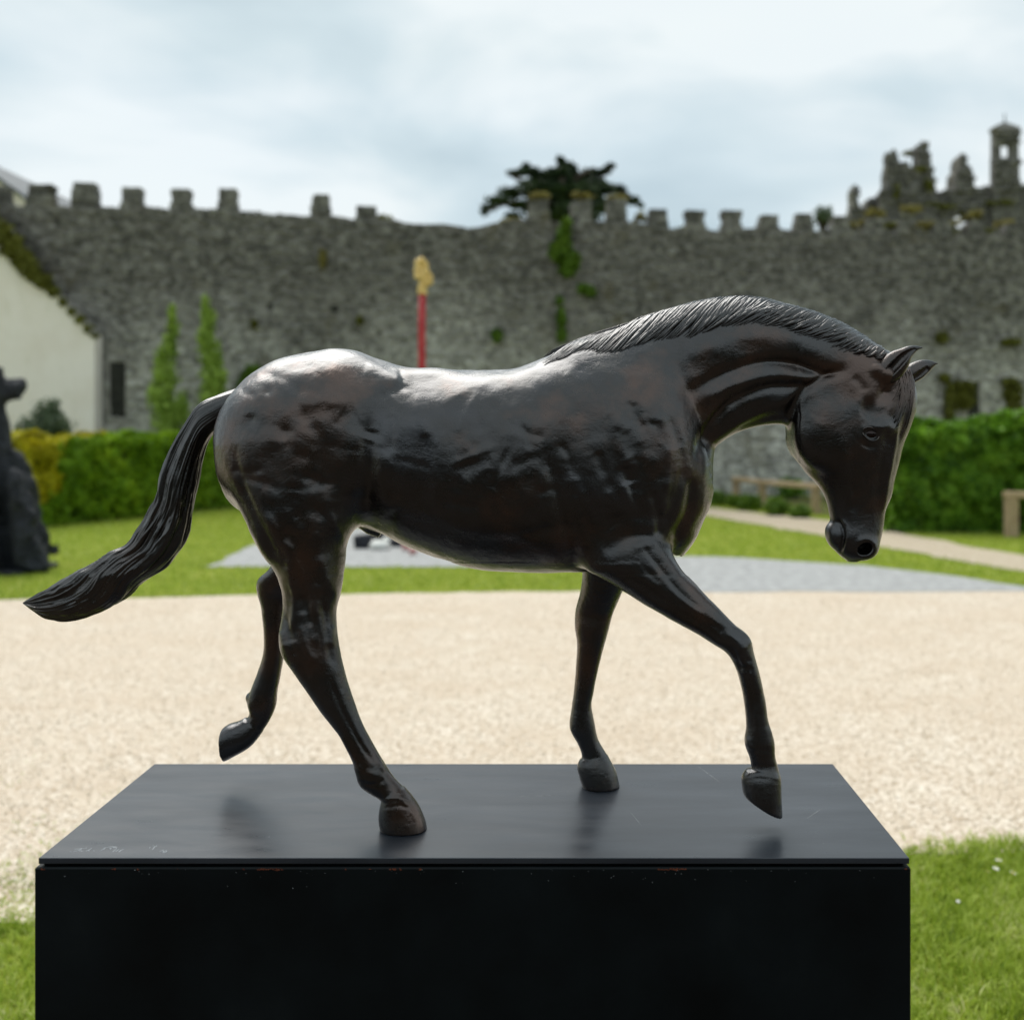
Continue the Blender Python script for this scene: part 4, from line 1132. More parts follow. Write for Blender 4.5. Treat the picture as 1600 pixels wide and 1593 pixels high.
# ================================================================ timber fences
def post_rail(label, pts, rails, w, hgt):
    c = pts[0]
    root = empty("timber_fence", (c[0], c[1], 0), label, "fence")
    for (x, y) in pts:
        V, Fc = bevel_box(x - w / 2, x + w / 2, y - w / 2, y + w / 2, -.05, hgt, .008)
        put("post", V, Fc, M_WOOD, root)
    for (x0, y0), (x1, y1) in rails:
        dd = np.array([x1 - x0, y1 - y0]); L = np.linalg.norm(dd); dd /= L; nn = np.array([-dd[1], dd[0]])
        V, Fc = bevel_box(-.12, L + .12, -w * .5, w * .5, hgt + .002, hgt + .10, .01)
        X_ = np.stack([x0 + V[:, 0] * dd[0] + V[:, 1] * nn[0], y0 + V[:, 0] * dd[1] + V[:, 1] * nn[1], V[:, 2]], -1)
        put("rail", X_, Fc, M_WOOD, root)
fa = [(gx(1150, 23.4), 23.4), (gx(1191, 21.9), 21.9), (gx(1275, 20.2), 20.2)]
post_rail("low pale timber rail fence with three posts seen under the horse's throat", fa, [(fa[0], fa[1]), (fa[1], fa[2])], .15, .50)
fb = [(gx(1580, 15.9), 15.9), (gx(1760, 15.2), 15.2)]
post_rail("pale timber post and rail fence before the laurel hedge at the right edge", fb, [(fb[0], fb[1])], .17, .60)

# ================================================================ red pole with a gilded finial
pD = 15.4
pr = empty("red_pole", (gx(660, pD), pD, 0), "slim red painted pole topped by a gilded knotted finial behind the horse's back", "pole")
xp = gx(660, pD); w_ = .058
V, Fc = tube_np([(xp, pD, 0.0), (xp, pD, 1.2), (xp - .01, pD, gz(520, pD)), (xp, pD, gz(457, pD))], [w_, w_, w_ * .97, w_ * .95], 14); put("shaft", V, Fc, M_RED, pr, smooth=True)
V, Fc = bevel_box(xp - .3, xp + .3, pD - .3, pD + .3, .008, .06, .01); put("base_plate", V, Fc, M_BLACKGLOSS, pr)
fin = Field((xp - .25, pD - .15, gz(462, pD)), (xp + .25, pD + .15, gz(396, pD)), 0.0075)
fin.tube([(652, 460, 668, 460, pD, .07), (653, 448, 667, 448, pD, .06), (656, 438, 668, 438, pD, .05)], k=.02)
for (x, y, r_) in [(655, 412, 7.5), (663, 414, 7), (654, 423, 7.5), (665, 425, 7), (660, 432, 7), (671, 433, 6), (668, 441, 6.5), (652, 432, 5), (659, 407, 5.5), (673, 440, 4)]:
    fin.blob(W(x, y, pD + rng.uniform(-.03, .03)), (r_ * pD / F, .065, r_ * pD / F), .012)
fin.blob(W(657, 421, pD - .07), (.03, .04, .03), .01, sub=True)
V, Q_ = fin.mesh(); put("finial", laplace(V, Q_, 1), Q_, M_GOLD, pr, smooth=True)

# pieces lying on the grey paving behind the horse
def lump(name, label, cat, cen, r, mat, seed, boxy=2.0, group=None):
    u, v_ = np.meshgrid(np.linspace(0, 2 * math.pi, 33)[:-1], np.linspace(0.03, math.pi - .03, 18))
    d = np.stack([np.sin(v_) * np.cos(u), np.sin(v_) * np.sin(u), np.cos(v_)], -1).reshape(-1, 3)
    q = (np.abs(d) ** boxy).sum(1) ** (-1 / boxy)
    P = d * q[:, None]; P *= (1 + .10 * vnoise(d[:, 0] * 2.2, d[:, 1] * 2.2, d[:, 2] * 2.2, seed) + .03 * vnoise(d[:, 0] * 7, d[:, 1] * 7, d[:, 2] * 7, seed))[:, None]
    P = P * np.array(r) + np.array(cen); P[:, 2] = np.maximum(P[:, 2], .009)
    Fq = [[i * 32 + j, i * 32 + (j + 1) % 32, (i + 1) * 32 + (j + 1) % 32, (i + 1) * 32 + j] for i in range(17) for j in range(32)]
    Fq += [list(range(32))[::-1], [17 * 32 + j for j in range(32)]]
    put(name, P, Fq, mat, smooth=True, label=label, cat=cat, group=group)
d = 14.3
lump("black_block", "angular black cast block lying leftmost among the pieces on the grey paving", "block", (gx(567, d), d, .09), (.12, .12, .11), M_BLACKGLOSS, 1, 5)
lump("white_stone", "rounded white piece lying on the paving between the black blocks", "stone", (gx(594, d - .2), d - .2, .06), (.14, .11, .075), M_WHITE, 2, 2.3)
lump("white_stone", "small white knob resting just behind the rounded white piece", "stone", (gx(605, d + .5), d + .5, .06), (.06, .07, .06), M_WHITE, 3, 2.3)
lump("black_block", "black cast block lying behind the white pieces under the belly", "block", (gx(597, d + 1.2), d + 1.2, .10), (.17, .12, .11), M_BLACKGLOSS, 4, 4)
lump("black_block", "small black cast block between the white and the pink pieces", "block", (gx(619, d + .2), d + .2, .06), (.10, .10, .065), M_BLACKGLOSS, 5, 4)
lump("pink_lump", "dull pink rounded lump, the left one of two on the paving", "lump", (gx(634, d - .3), d - .3, .07), (.055, .07, .08), M_PINK, 6, 2.2)
lump("pink_lump", "dull pink rounded lump, the right and nearer one of two on the paving", "lump", (gx(645, d - .8), d - .8, .055), (.055, .06, .055), M_PINK, 7, 2.2)

# ================================================================ rough dark statue at the left edge
sD_ = 12.1
sr = empty("seated_animal_statue", (gx(20, sD_), sD_, 0), "big rough black bronze of a seated shaggy animal, half cut by the left edge", "statue")
SF = Field((gx(-190, sD_), sD_ - .75, -.02), (gx(110, sD_), sD_ + .75, 2.45), 0.02)
SF.tube([(-150, 884, 66, 886, sD_, .30), (-150, 850, 70, 852, sD_, .30), (-135, 810, 58, 812, sD_, .30), (-118, 775, 51, 778, sD_, .28), (-95, 738, 42, 745, sD_, .26), (-75, 705, 25, 708, sD_, .23), (-50, 675, 13, 684, sD_, .19), (-38, 648, 8, 652, sD_, .16), (-34, 620, 9, 626, sD_, .14), (-28, 600, 8, 604, sD_, .12)], k=.05)
SF.tube([(-26, 590, -22, 640, sD_, .14), (-6, 580, 0, 636, sD_, .15), (12, 590, 14, 630, sD_, .12), (24, 590, 24, 629, sD_, .10), (36, 593, 36, 627, sD_, .11)], k=.03, cap1=True)
SF.blob(W(24, 606, sD_), (.11, .11, .11), .03)
SF.blob(W(0, 584, sD_ - .10), (.05, .05, .08), .03); SF.blob(W(-8, 584, sD_ + .10), (.05, .05, .08), .03)
SF.tube([(10, 730, 40, 745, sD_ - .28, .12), (14, 790, 50, 795, sD_ - .32, .12), (20, 840, 60, 845, sD_ - .34, .12), (22, 884, 70, 888, sD_ - .36, .13)], k=.05, fade=.2)
SF.tube([(-50, 730, -10, 745, sD_ - .33, .12), (-48, 790, -8, 795, sD_ - .38, .12), (-46, 840, -6, 845, sD_ - .40, .12), (-46, 884, 2, 888, sD_ - .42, .13)], k=.05, fade=.2)
kz = SF.lo[2] + np.arange(SF.n[2]) * SF.h
SF.f = np.maximum(SF.f, (0.03 - kz)[None, None, :].astype(np.float32))
V, Q_ = SF.mesh(); V = laplace(V, Q_, 1); N = vert_normals(V, Q_)
V = V + N * (.045 * vnoise(V[:, 0] * 5, V[:, 1] * 5, V[:, 2] * 3, 2) + .035 * vnoise(V[:, 0] * 12, V[:, 1] * 12, V[:, 2] * 6, 3) + .010 * vnoise(V[:, 0] * 34, V[:, 1] * 34, V[:, 2] * 18, 4))[:, None]
put("body", V, Q_, M_DARKSTATUE, sr, smooth=True)
V, Fc = bevel_box(gx(-170, sD_), gx(74, sD_), sD_ - .55, sD_ + .30, 0.0, .05, .02); put("base_slab", V, Fc, M_DARKSTATUE, sr)

# ================================================================ daisies in the near lawn
def daisy_parts():
    V, Fc = [], []
    n = 14
    for i in range(n):
        a = i * 2 * math.pi / n; c, s = math.cos(a), math.sin(a)
        o = len(V); w = .16
        for (r_, q, z) in ((.25, -w * .5, 0), (.25, w * .5, 0), (1.0, w, .12), (1.12, 0, .12), (1.0, -w, .12)):
            V.append((c * r_ - s * q, s * r_ + c * q, z + (i % 2) * .03))
        Fc.append([o, o + 4, o + 3, o + 2, o + 1][::-1])
    return np.array(V), Fc
dv, df = daisy_parts()
pet_me = make_mesh("petals", dv, df, M_PETAL)
u, v_ = np.meshgrid(np.linspace(0, 2 * math.pi, 9)[:-1], np.linspace(.05, 1.5, 4))
cv = np.stack([.32 * np.sin(v_) * np.cos(u), .32 * np.sin(v_) * np.sin(u), .2 * np.cos(v_)], -1).reshape(-1, 3)
cf = [[i * 8 + j, (i + 1) * 8 + j, (i + 1) * 8 + (j + 1) % 8, i * 8 + (j + 1) % 8] for i in range(3) for j in range(8)] + [list(range(8))]
cen_me = make_mesh("centre", cv, cf, M_YELLOW)
sv, sf = tube_np([(0, 0, 0), (.002, 0, .026), (0, 0, .048)], [.0008, .0007, .0006], 5)
stem_me = make_mesh("stem", sv, sf, M_GRASS)
for (px_, py_, sc, what) in [(1544, 1361, .013, "leftmost and largest of the cluster at the right"), (1556, 1356, .010, "second from the left, touching the largest"), (1560, 1343, .010, "the farthest, above the cluster"), (1583, 1363, .012, "rightmost of the cluster"), (1497, 1407, .006, "tiny bud on its own, nearer the plinth")]:
    d = (HC - .048) * F / (py_ - HY); P = np.array([gx(px_, d), d, 0])
    o = empty("daisy", P, "small white daisy in the near lawn, " + what, "flower", "daisies in the lawn beside the plinth")
    place("stem", stem_me, P, o)
    place("petals", pet_me, P + [0, 0, .047], o, rot=(rng.uniform(.1, .5), rng.uniform(-.2, .2), rng.uniform(0, 3)), scale=(sc, sc, sc))
    place("centre", cen_me, P + [0, 0, .0485], o, scale=(sc, sc, sc))

# ================================================================ the plinth
D1 = F * 1.25 / 1361            # front edge
D2 = D1 * 1.284                 # back edge
ZT = HC - 665 * D1 / F          # top of the plate
XL, XR = gx(60, D1), gx(1421, D1)
MID = 1.672                     # the horse's median plane
pl = empty("sculpture_plinth", (0.5 * (XL + XR), 0.5 * (D1 + D2), 0), "tall black steel plinth with a flat top plate carrying the walking bronze horse", "plinth")
TH = 0.0085
V, Fc = bevel_box(XL, XR, D1, D2, ZT - TH, ZT, 0.0008)
put("top_plate", V, Fc, M_PLATE, pl)
V, Fc = bevel_box(XL + 0.004, XR - 0.006, D1 + 0.008, D2 - 0.008, ZT - TH - 0.0045, ZT - TH - 0.0003, 0.0004)
put("shadow_gap_strip", V, Fc, M_GAP, pl)
V, Fc = bevel_box(XL - 0.0055, XR + 0.002, D1 - 0.001, D2 + 0.002, 0.002, ZT - TH - 0.0048, 0.0022)
put("pedestal_box", V, Fc, M_BOX, pl)
# engraved, scratched signature near the front left corner
def onplate(px, py):
    D = (HC - ZT) * F / (py - HY)
    return np.array([gx(px, D), D, ZT])
def sz(x, y): return (90 + x / 8.0, 1310 + y / 8.0)     # from an 8x enlargement
sig = [[(150, 165), (175, 160)], [(205, 133), (290, 124), (370, 115)], [(300, 124), (275, 140), (225, 155), (190, 163)],
       [(262, 155), (290, 148), (300, 156), (320, 150)], [(425, 118), (395, 136), (365, 150)], [(350, 152), (385, 146), (395, 153)],
       [(445, 150), (466, 148)], [(560, 118), (640, 104), (740, 98)], [(600, 112), (560, 138), (520, 158)], [(545, 138), (590, 133)],
       [(690, 128), (745, 112)], [(740, 122), (715, 142), (690, 165)], [(770, 130), (735, 152), (715, 162)], [(830, 128), (790, 146), (765, 165)],
       [(690, 104), (750, 112)], [(1215, 92), (1200, 118), (1182, 136)], [(1160, 100), (1145, 118)], [(1240, 84), (1225, 100)],
       [(1275, 160), (1310, 144), (1330, 138)], [(1300, 166), (1330, 152)], [(1335, 172), (1365, 155), (1345, 150), (1320, 168), (1345, 176)],
       [(640, 126), (665, 118), (660, 132)], [(1180, 92), (1200, 84)]]
parts = []
for st in sig:
    P = np.array([onplate(*sz(*q)) for q in st])
    n = max(6, 4 * len(P)); t = np.linspace(0, len(P) - 1, n)
    P = catmull(P, t) if len(P) > 2 else P[0] + (P[1] - P[0]) * np.linspace(0, 1, n)[:, None]
    w = np.where(np.arange(n) % (n - 1) == 0, 0.0002, 0.0007)
    P[:, 2] = ZT + 0.0002
    parts.append(tube_np(P, w, 4, True, 0.5, (0, 0, 1)))
V, Fc = merge(parts)
put("engraved_signature", V, Fc, M_SCRATCH, pl, kind="stuff")
# scratches and specks on the plate, chips and rust along the top of the box
parts = []
for q in [((890, 1282), (905, 1281)), ((1090, 1196), (1125, 1222)), ((800, 1244), (900, 1241)), ((1258, 1280), (1285, 1262)), ((980, 1262), (1003, 1290)), ((880, 1251), (882, 1251)), ((1286, 1317), (1288, 1317)), ((420, 1308), (421, 1306))]:
    a, b_ = onplate(*q[0]), onplate(*q[1])
    P = a + (b_ - a) * np.linspace(0, 1, 5)[:, None]; P[:, 2] = ZT + 0.0001
    L = np.linalg.norm(b_ - a)
    parts.append(tube_np(P, [0.0001, 0.0003, 0.0004 if L > 0.01 else 0.0009, 0.0003, 0.0001], 4, True, 0.3, (0, 0, 1)))
V, Fc = merge(parts)
put("plate_scratches", V, Fc, M_CHIP, pl, kind="stuff")
zb = ZT - TH - 0.0048
r2 = np.random.default_rng(3)
def flakes(xs, zs, ss):
    ps = []
    for x, z, s in zip(xs, zs, ss):
        n = 6; a = np.sort(r2.uniform(0, 6.28, n))
        rad = s * r2.uniform(0.5, 1.2, n)
        ring = np.stack([x + rad * np.cos(a) * 1.6, np.full(n, D1 - 0.0013), z + rad * np.sin(a)], 1)
        ps.append((np.vstack([ring, ring + np.array([0, 0.0006, 0])]), [list(range(n)), ] + [[(i + 1) % n, i, n + i, n + (i + 1) % n] for i in range(n)]))
    return merge(ps)
px_ = np.r_[r2.uniform(100, 1400, 60)]
V, Fc = flakes(gx(px_, D1), zb - r2.exponential(0.006, 60) - 0.002, r2.uniform(0.0003, 0.0008, 60))
put("paint_chips", V, Fc, M_CHIP, pl, kind="stuff")
px_ = np.r_[np.linspace(403, 440, 12), np.linspace(1030, 1070, 10), r2.uniform(80, 700, 14), 66, 70, 1415]
V, Fc = flakes(gx(px_, D1), np.full(len(px_), zb - 0.0024), r2.uniform(0.0010, 0.0022, len(px_)))
put("rust_edge", V, Fc, M_RUST, pl, kind="stuff")

# ================================================================ the horse
horse = empty("bronze_horse", (0.0, MID, ZT), "dark patinated bronze horse walking with arched neck and lowered head, standing on the black plinth", "statue")
FD = Field((-0.60, MID - 0.19, ZT - 0.012), (0.64, MID + 0.19, 1.862), 0.0025)
m_ = MID
# torso: [top x,y, bottom x,y, distance, half width]
FD.tube([(347, 676, 347, 704, m_, .020), (352, 652, 353, 740, m_, .060), (364, 624, 366, 780, m_, .088), (390, 590, 392, 800, m_, .108),
         (432, 563, 436, 806, m_, .126), (490, 549.5, 490, 812, m_, .134), (545, 547.5, 545, 817, m_, .135), (600, 561, 592, 829, m_, .128),
         (655, 576.5, 648, 857, m_, .134), (728, 578.5, 728, 884, m_, .144), (795, 575, 800, 893.5, m_, .147), (850, 560, 860, 894, m_, .141),
         (900, 548, 912, 892, m_, .130), (960, 545, 985, 884, m_, .122), (1010, 548, 1045, 868, m_, .110), (1048, 580, 1078, 838, m_, .092),
         (1078, 640, 1100, 790, m_, .060), (1092, 690, 1108, 750, m_, .025)], k=0.01, expo=2.15)
# neck: [crest, underside]
FD.tube([(850, 562, 1000, 860, m_, .095), (895, 541, 1085, 790, m_, .088), (960, 519, 1106, 716, m_, .072), (1035, 490, 1128, 688, m_, .060),
         (1105, 471, 1158, 671, m_, .053), (1175, 466, 1195, 664, m_, .049), (1245, 480, 1232, 664, m_, .046), (1305, 502, 1262, 668, m_, .044),
         (1352, 530, 1295, 660, m_, .040), (1390, 560, 1335, 640, m_, .034)], k=0.035, expo=2.0, fade=0.10)
# chest front
FD.tube([(1030, 640, 1095, 668, m_, .050), (1035, 700, 1108, 712, m_, .058), (1036, 770, 1111, 765, m_, .062), (1030, 835, 1084, 836, m_, .050), (1035, 858, 1064, 866, m_, .022)], k=0.03, fade=0.06)
# head: [jaw side, face side]
FD.tube([(1290, 575, 1372, 543, m_, .030), (1268, 596, 1412, 566, m_, .039), (1246, 618, 1428, 606, m_, .045), (1234, 650, 1430, 634, m_, .049),
         (1233, 678, 1421, 663, m_, .050), (1240, 705, 1411, 692, m_, .048), (1257, 733, 1403, 724, m_, .042), (1278, 756, 1396, 750, m_, .036),
         (1290, 777, 1391, 775, m_, .032), (1296, 800, 1383, 795, m_, .029), (1299, 818, 1380, 815, m_, .029), (1299, 838, 1376, 836, m_, .031),
         (1304, 855, 1371, 852, m_, .028), (1316, 869, 1360, 866, m_, .022), (1327, 876, 1347, 874, m_, .012)], k=0.014, expo=2.1)
FD.blob(W(1303, 836, m_), (.0125, .019, .021), 0.007, rot=0.25)                   # chin and lower lip
def sideblob(px, py, off, r, k, sub=False, rot=0.0):
    c = W(px, py, m_ - off)
    for s in (-1, 1):
        FD.blob((c[0], m_ + s * off, c[2]), r, k, sub, rot)
sideblob(1290, 672, .026, (.052, .024, .062), 0.016)          # jowl
sideblob(1376, 666, .040, (.019, .012, .010), 0.012, rot=-0.3)      # brow
sideblob(1361, 677, .041, (.0145, .011, .0125), 0.008)          # eye mound
sideblob(1361, 678, .0530, (.0125, .0062, .0080), 0.003, sub=True, rot=-0.3)   # socket
sideblob(1352, 855, .016, (.021, .019, .020), 0.010)          # nostril flare
sideblob(1353, 858, .034, (.0115, .030, .0088), 0.006, sub=True, rot=0.45)
sideblob(1360, 640, .056, (.014, .014, .018), 0.014, sub=True, rot=-0.3)   # temple hollow
sideblob(1388, 612, .052, (.009, .014, .020), 0.012, sub=True, rot=-0.7)
# ears: [upper, lower]
FD.blob(W(1370, 578, m_ - .036), (.013, .012, .011), 0.008)
FD.blob(W(1384, 586, m_ - .037), (.014, .012, .012), 0.008)
FD.blob(W(1408, 588, m_ + .030), (.012, .012, .012), 0.008)
# near hind leg: [rear, front]
DN, DF = 1.577, 1.768
FD.tube([(358, 640, 560, 612, 1.615, .060), (350, 700, 573, 690, 1.612, .072), (357, 750, 573, 762, 1.607, .073), (379, 805, 560, 812, 1.602, .066),
         (405, 850, 543, 848, 1.598, .054), (428, 885, 539, 880, 1.594, .045), (442, 920, 534, 918, 1.589, .038), (443, 955, 526.5, 952, 1.585, .034),
         (438, 990, 528, 985, 1.581, .032), (440, 1018, 532, 1012, 1.578, .031), (458, 1048, 537, 1040, DN, .028), (480, 1078, 543, 1068, DN, .024),
         (503, 1111, 555, 1100, DN, .0205), (527, 1143, 567, 1130, DN, .0185), (546, 1176, 582, 1160, DN, .018), (556, 1203, 598, 1188, DN, .0195),
         (562, 1224, 609, 1206, DN, .020), (579, 1238, 620, 1220, DN, .0175), (595, 1246, 633, 1233, DN, .018)], k=0.024, expo=2.1, fade=0.07)
FD.tube([(604, 1240, 632, 1231, DN, .017), (597, 1250, 642, 1241, DN, .022), (593, 1272, 656, 1261, DN, .026), (594, 1288, 666, 1283, DN, .029), (597, 1296, 668, 1295, DN, .030), (597, 1304, 669, 1303, DN, .030)], k=0.004, expo=2.2)
# far hind leg
FD.tube([(400, 640, 600, 620, 1.725, .060), (400, 720, 590, 720, 1.732, .070), (410, 790, 560, 800, 1.742, .058), (425, 845, 520, 848, 1.752, .046),
         (424, 882, 492, 888, 1.758, .038), (403, 904, 470, 918, 1.762, .031), (402, 924, 455, 936, DF, .027), (410, 952, 448, 956, DF, .0225),
         (414, 985, 445, 988, DF, .0195), (412, 1020, 442.5, 1022, DF, .018), (402, 1052, 437.5, 1052, DF, .018), (391, 1080, 433, 1078, DF, .019),
         (387, 1097, 429.5, 1102, DF, .0195), (391, 1113, 421, 1124, DF, .0175), (383, 1125, 409, 1144, DF, .0175)], k=0.018, expo=2.1, fade=0.07)
FD.tube([(382, 1122, 410, 1142, DF, .018), (370, 1127, 403, 1154, DF, .023), (356, 1131, 388, 1170, DF, .027), (346, 1138, 352, 1190, DF, .029)], k=0.004, expo=2.3, cap1=True)
FD.blob(W(389, 1090, DF), (.006, .007, .009), 0.004)
# near fore leg: reaching forward
FD.tube([(885, 770, 1062, 770, 1.625, .050), (896, 840, 1048, 835, 1.612, .054), (912, 884, 1048, 853, 1.602, .050), (942, 903, 1056, 874, 1.595, .043),
         (973, 922, 1068, 893, 1.59, .037), (1006, 943, 1085, 911, 1.585, .032), (1040, 962, 1105, 933, 1.58, .028), (1075, 983, 1130, 957, DN, .0245),
         (1108, 1004, 1152, 977, DN, .0235), (1133, 1020, 1171, 995, DN, .0235), (1147, 1041, 1179.5, 1022, DN, .022), (1157, 1068, 1187.5, 1054, DN, .0185),
         (1163, 1098, 1194.5, 1088, DN, .0165), (1166, 1132, 1200, 1124, DN, .0165), (1163, 1160, 1209, 1158, DN, .0195), (1171, 1182, 1211, 1182, DN, .0170),
         (1175, 1202, 1216, 1204, DN, .0165)], k=0.016, expo=2.1, fade=0.05)
FD.tube([(1168, 1203, 1214, 1205, DN, .018), (1160, 1213, 1219, 1214, DN, .024), (1160, 1228, 1220, 1240, DN, .027), (1163, 1243, 1221, 1276, DN, .029)], k=0.004, expo=2.3, cap1=True)
# far fore leg
FD.tube([(900, 780, 1030, 780, 1.715, .050), (905, 850, 1005, 855, 1.735, .045), (910, 893, 984, 900, 1.75, .038), (907, 925, 971, 926, 1.758, .032),
         (900, 955, 960, 952, DF, .028), (899, 977, 953, 977, DF, .027), (901.5, 1002, 945.5, 1005, DF, .023), (898.5, 1040, 936.5, 1040, DF, .0195),
         (896, 1078, 928, 1078, DF, .0180), (893, 1106, 924.5, 1103, DF, .0185), (889.5, 1136, 930, 1134, DF, .0205), (900, 1158, 936, 1158, DF, .0180),
         (907.5, 1176, 946, 1176, DF, .0175), (908, 1190, 951, 1184, DF, .0185)], k=0.014, expo=2.1, fade=0.05)
FD.tube([(906, 1186, 948, 1180, DF, .019), (901, 1196, 954, 1188, DF, .024), (904, 1211, 963, 1206, DF, .028), (909, 1226, 967, 1222, DF, .030), (910, 1236, 969, 1232, DF, .030)], k=0.004, expo=2.2)
# sheath
FD.tube([(552, 812, 560, 800, m_, .012), (556, 822, 572, 812, m_, .014), (574, 833, 592, 822, m_, .012), (590, 838, 594, 832, m_, .005)], k=0.006)
# standing hooves end on the plate
kz = FD.lo[2] + np.arange(FD.n[2]) * FD.h
FD.f = np.maximum(FD.f, (ZT - 0.0008 - kz)[None, None, :].astype(np.float32))
V, Q = FD.mesh()
del FD.f
def largest(V, Q):
    lab = np.arange(len(V))
    E = np.vstack([Q[:, [0, 1]], Q[:, [1, 2]], Q[:, [2, 3]]])
    while True:
        m = np.minimum(lab[E[:, 0]], lab[E[:, 1]])
        new = lab.copy()
        np.minimum.at(new, E[:, 0], m); np.minimum.at(new, E[:, 1], m)
        np.minimum.at(new, lab[E[:, 0]], m); np.minimum.at(new, lab[E[:, 1]], m)
        for _ in range(4): new = new[new]
        if (new == lab).all(): break
        lab = new
    big = np.bincount(lab).argmax(); keep = lab == big
    idx = np.cumsum(keep) - 1
    return V[keep], idx[Q[keep[Q[:, 0]]]]
V, Q = largest(V, Q)
V = laplace(V, Q, 3)
N = vert_normals(V, Q)
# hand-modelled surface: strokes laid out on the flank as the sculptor's thumb left them
sx = CX + V[:, 0] * F / np.where(V[:, 1] > m_, 2 * m_ - V[:, 1], V[:, 1])
sy = HY + (HC - V[:, 2]) * F / np.where(V[:, 1] > m_, 2 * m_ - V[:, 1], V[:, 1])
farleg = (V[:, 1] > m_ + 0.02) & (sy > 850)
side = np.clip(np.abs(N[:, 1]) * 1.8, 0, 1) * (~farleg)
disp = np.zeros(len(V))
def stroke(pts, sig_, amp, all_=False):
    global disp
    P = np.array(pts, float)
    if len(P) > 2:
        P = catmull(P, np.linspace(0, len(P) - 1, 6 * len(P)))
    sel = (sx > P[:, 0].min() - 3 * sig_) & (sx < P[:, 0].max() + 3 * sig_) & (sy > P[:, 1].min() - 3 * sig_) & (sy < P[:, 1].max() + 3 * sig_)
    if not sel.any(): return
    X, Y = sx[sel], sy[sel]
    best = np.full(len(X), 1e9); tt = np.zeros(len(X))
    if len(P) == 1: best = (X - P[0, 0]) ** 2 + (Y - P[0, 1]) ** 2
    L = max(1, len(P) - 1)
    for i in range(len(P) - 1):
        d = P[i + 1] - P[i]
        t = np.clip(((X - P[i, 0]) * d[0] + (Y - P[i, 1]) * d[1]) / (d @ d + 1e-9), 0, 1)
        q = (X - P[i, 0] - t * d[0]) ** 2 + (Y - P[i, 1] - t * d[1]) ** 2
        w = q < best; best = np.where(w, q, best); tt = np.where(w, (i + t) / L, tt)
    fade = 1.0 if len(P) == 1 else np.clip(np.minimum(tt, 1 - tt) * 5 + 0.15, 0, 1)
    disp[sel] += amp * np.exp(-best / sig_ ** 2) * fade * (1.0 if all_ else side[sel])
mm = 0.001
# neck
stroke([(1060, 622), (1119, 590), (1150, 577), (1195, 566), (1240, 567), (1280, 580), (1325, 578)], 11, -6.5 * mm)
stroke([(1150, 573), (1200, 564), (1245, 568), (1285, 582), (1315, 583)], 6, -2.5 * mm)
stroke([(1075, 560), (1130, 535), (1190, 525), (1250, 535), (1300, 560)], 20, 4 * mm)
stroke([(1100, 625), (1150, 601), (1200, 588), (1240, 588), (1275, 598)], 9, 4 * mm)
stroke([(1088, 720), (1098, 688), (1118, 654), (1150, 625), (1195, 607), (1245, 603), (1290, 594)], 9, -6.5 * mm)
stroke([(1115, 690), (1150, 660), (1195, 638), (1235, 625)], 9, 3.5 * mm)
stroke([(1150, 668), (1190, 655), (1228, 648)], 6, -1.5 * mm)
stroke([(1314, 576), (1290, 588), (1262, 606), (1243, 628), (1234, 655)], 6, -5.0 * mm)
# shoulder, breast
stroke([(1000, 560), (1020, 620), (1030, 690), (1020, 740)], 26, 2.5 * mm)
stroke([(1082, 745), (1076, 800), (1052, 842)], 9, -4.5 * mm)
stroke([(1066, 700), (1062, 750), (1045, 800), (1034, 840)], 10, -3.5 * mm)
stroke([(1018, 765), (1028, 800), (1030, 840)], 7, -3.0 * mm)
stroke([(932, 705), (942, 735), (954, 768)], 9, -2.6 * mm)
stroke([(905, 690), (916, 740), (930, 790), (935, 840)], 22, 2.6 * mm)
stroke([(976, 728), (984, 756)], 12, -3.5 * mm)
stroke([(955, 650), (968, 700), (985, 720)], 10, 2.0 * mm)
stroke([(990, 600), (1010, 650), (1040, 655)], 8, 1.8 * mm)
stroke([(1003, 640), (1022, 668)], 6, -1.6 * mm)
stroke([(1045, 650), (1062, 700)], 7, -1.8 * mm)
stroke([(848, 700), (866, 745), (880, 800), (893, 850), (899, 884)], 13, -3.6 * mm)
stroke([(884, 740), (898, 790), (906, 830), (914, 868)], 15, 2.6 * mm)
stroke([(940, 862), (980, 840), (1020, 836)], 12, -3.5 * mm)
stroke([(985, 858), (1022, 850), (1045, 880), (1080, 925)], 8, 2.5 * mm)
stroke([(1005, 852), (1030, 885), (1062, 925), (1100, 955)], 4.5, -1.8 * mm)
stroke([(1000, 880), (1045, 925), (1095, 965), (1140, 990)], 5, -1.6 * mm)
stroke([(1062, 955), (1100, 978), (1130, 1004)], 4, -1.8 * mm)
stroke([(1158, 995), (1165, 1015)], 6, 1.6 * mm)
stroke([(1160, 1035), (1172, 1070), (1180, 1120)], 3.5, -1.5 * mm)
stroke([(1180, 1100), (1184, 1150)], 4, 1.3 * mm)
stroke([(1170, 1172), (1205, 1172)], 4, -1.4 * mm)
stroke([(1160, 1216), (1190, 1212), (1219, 1217)], 2.6, 1.4 * mm)
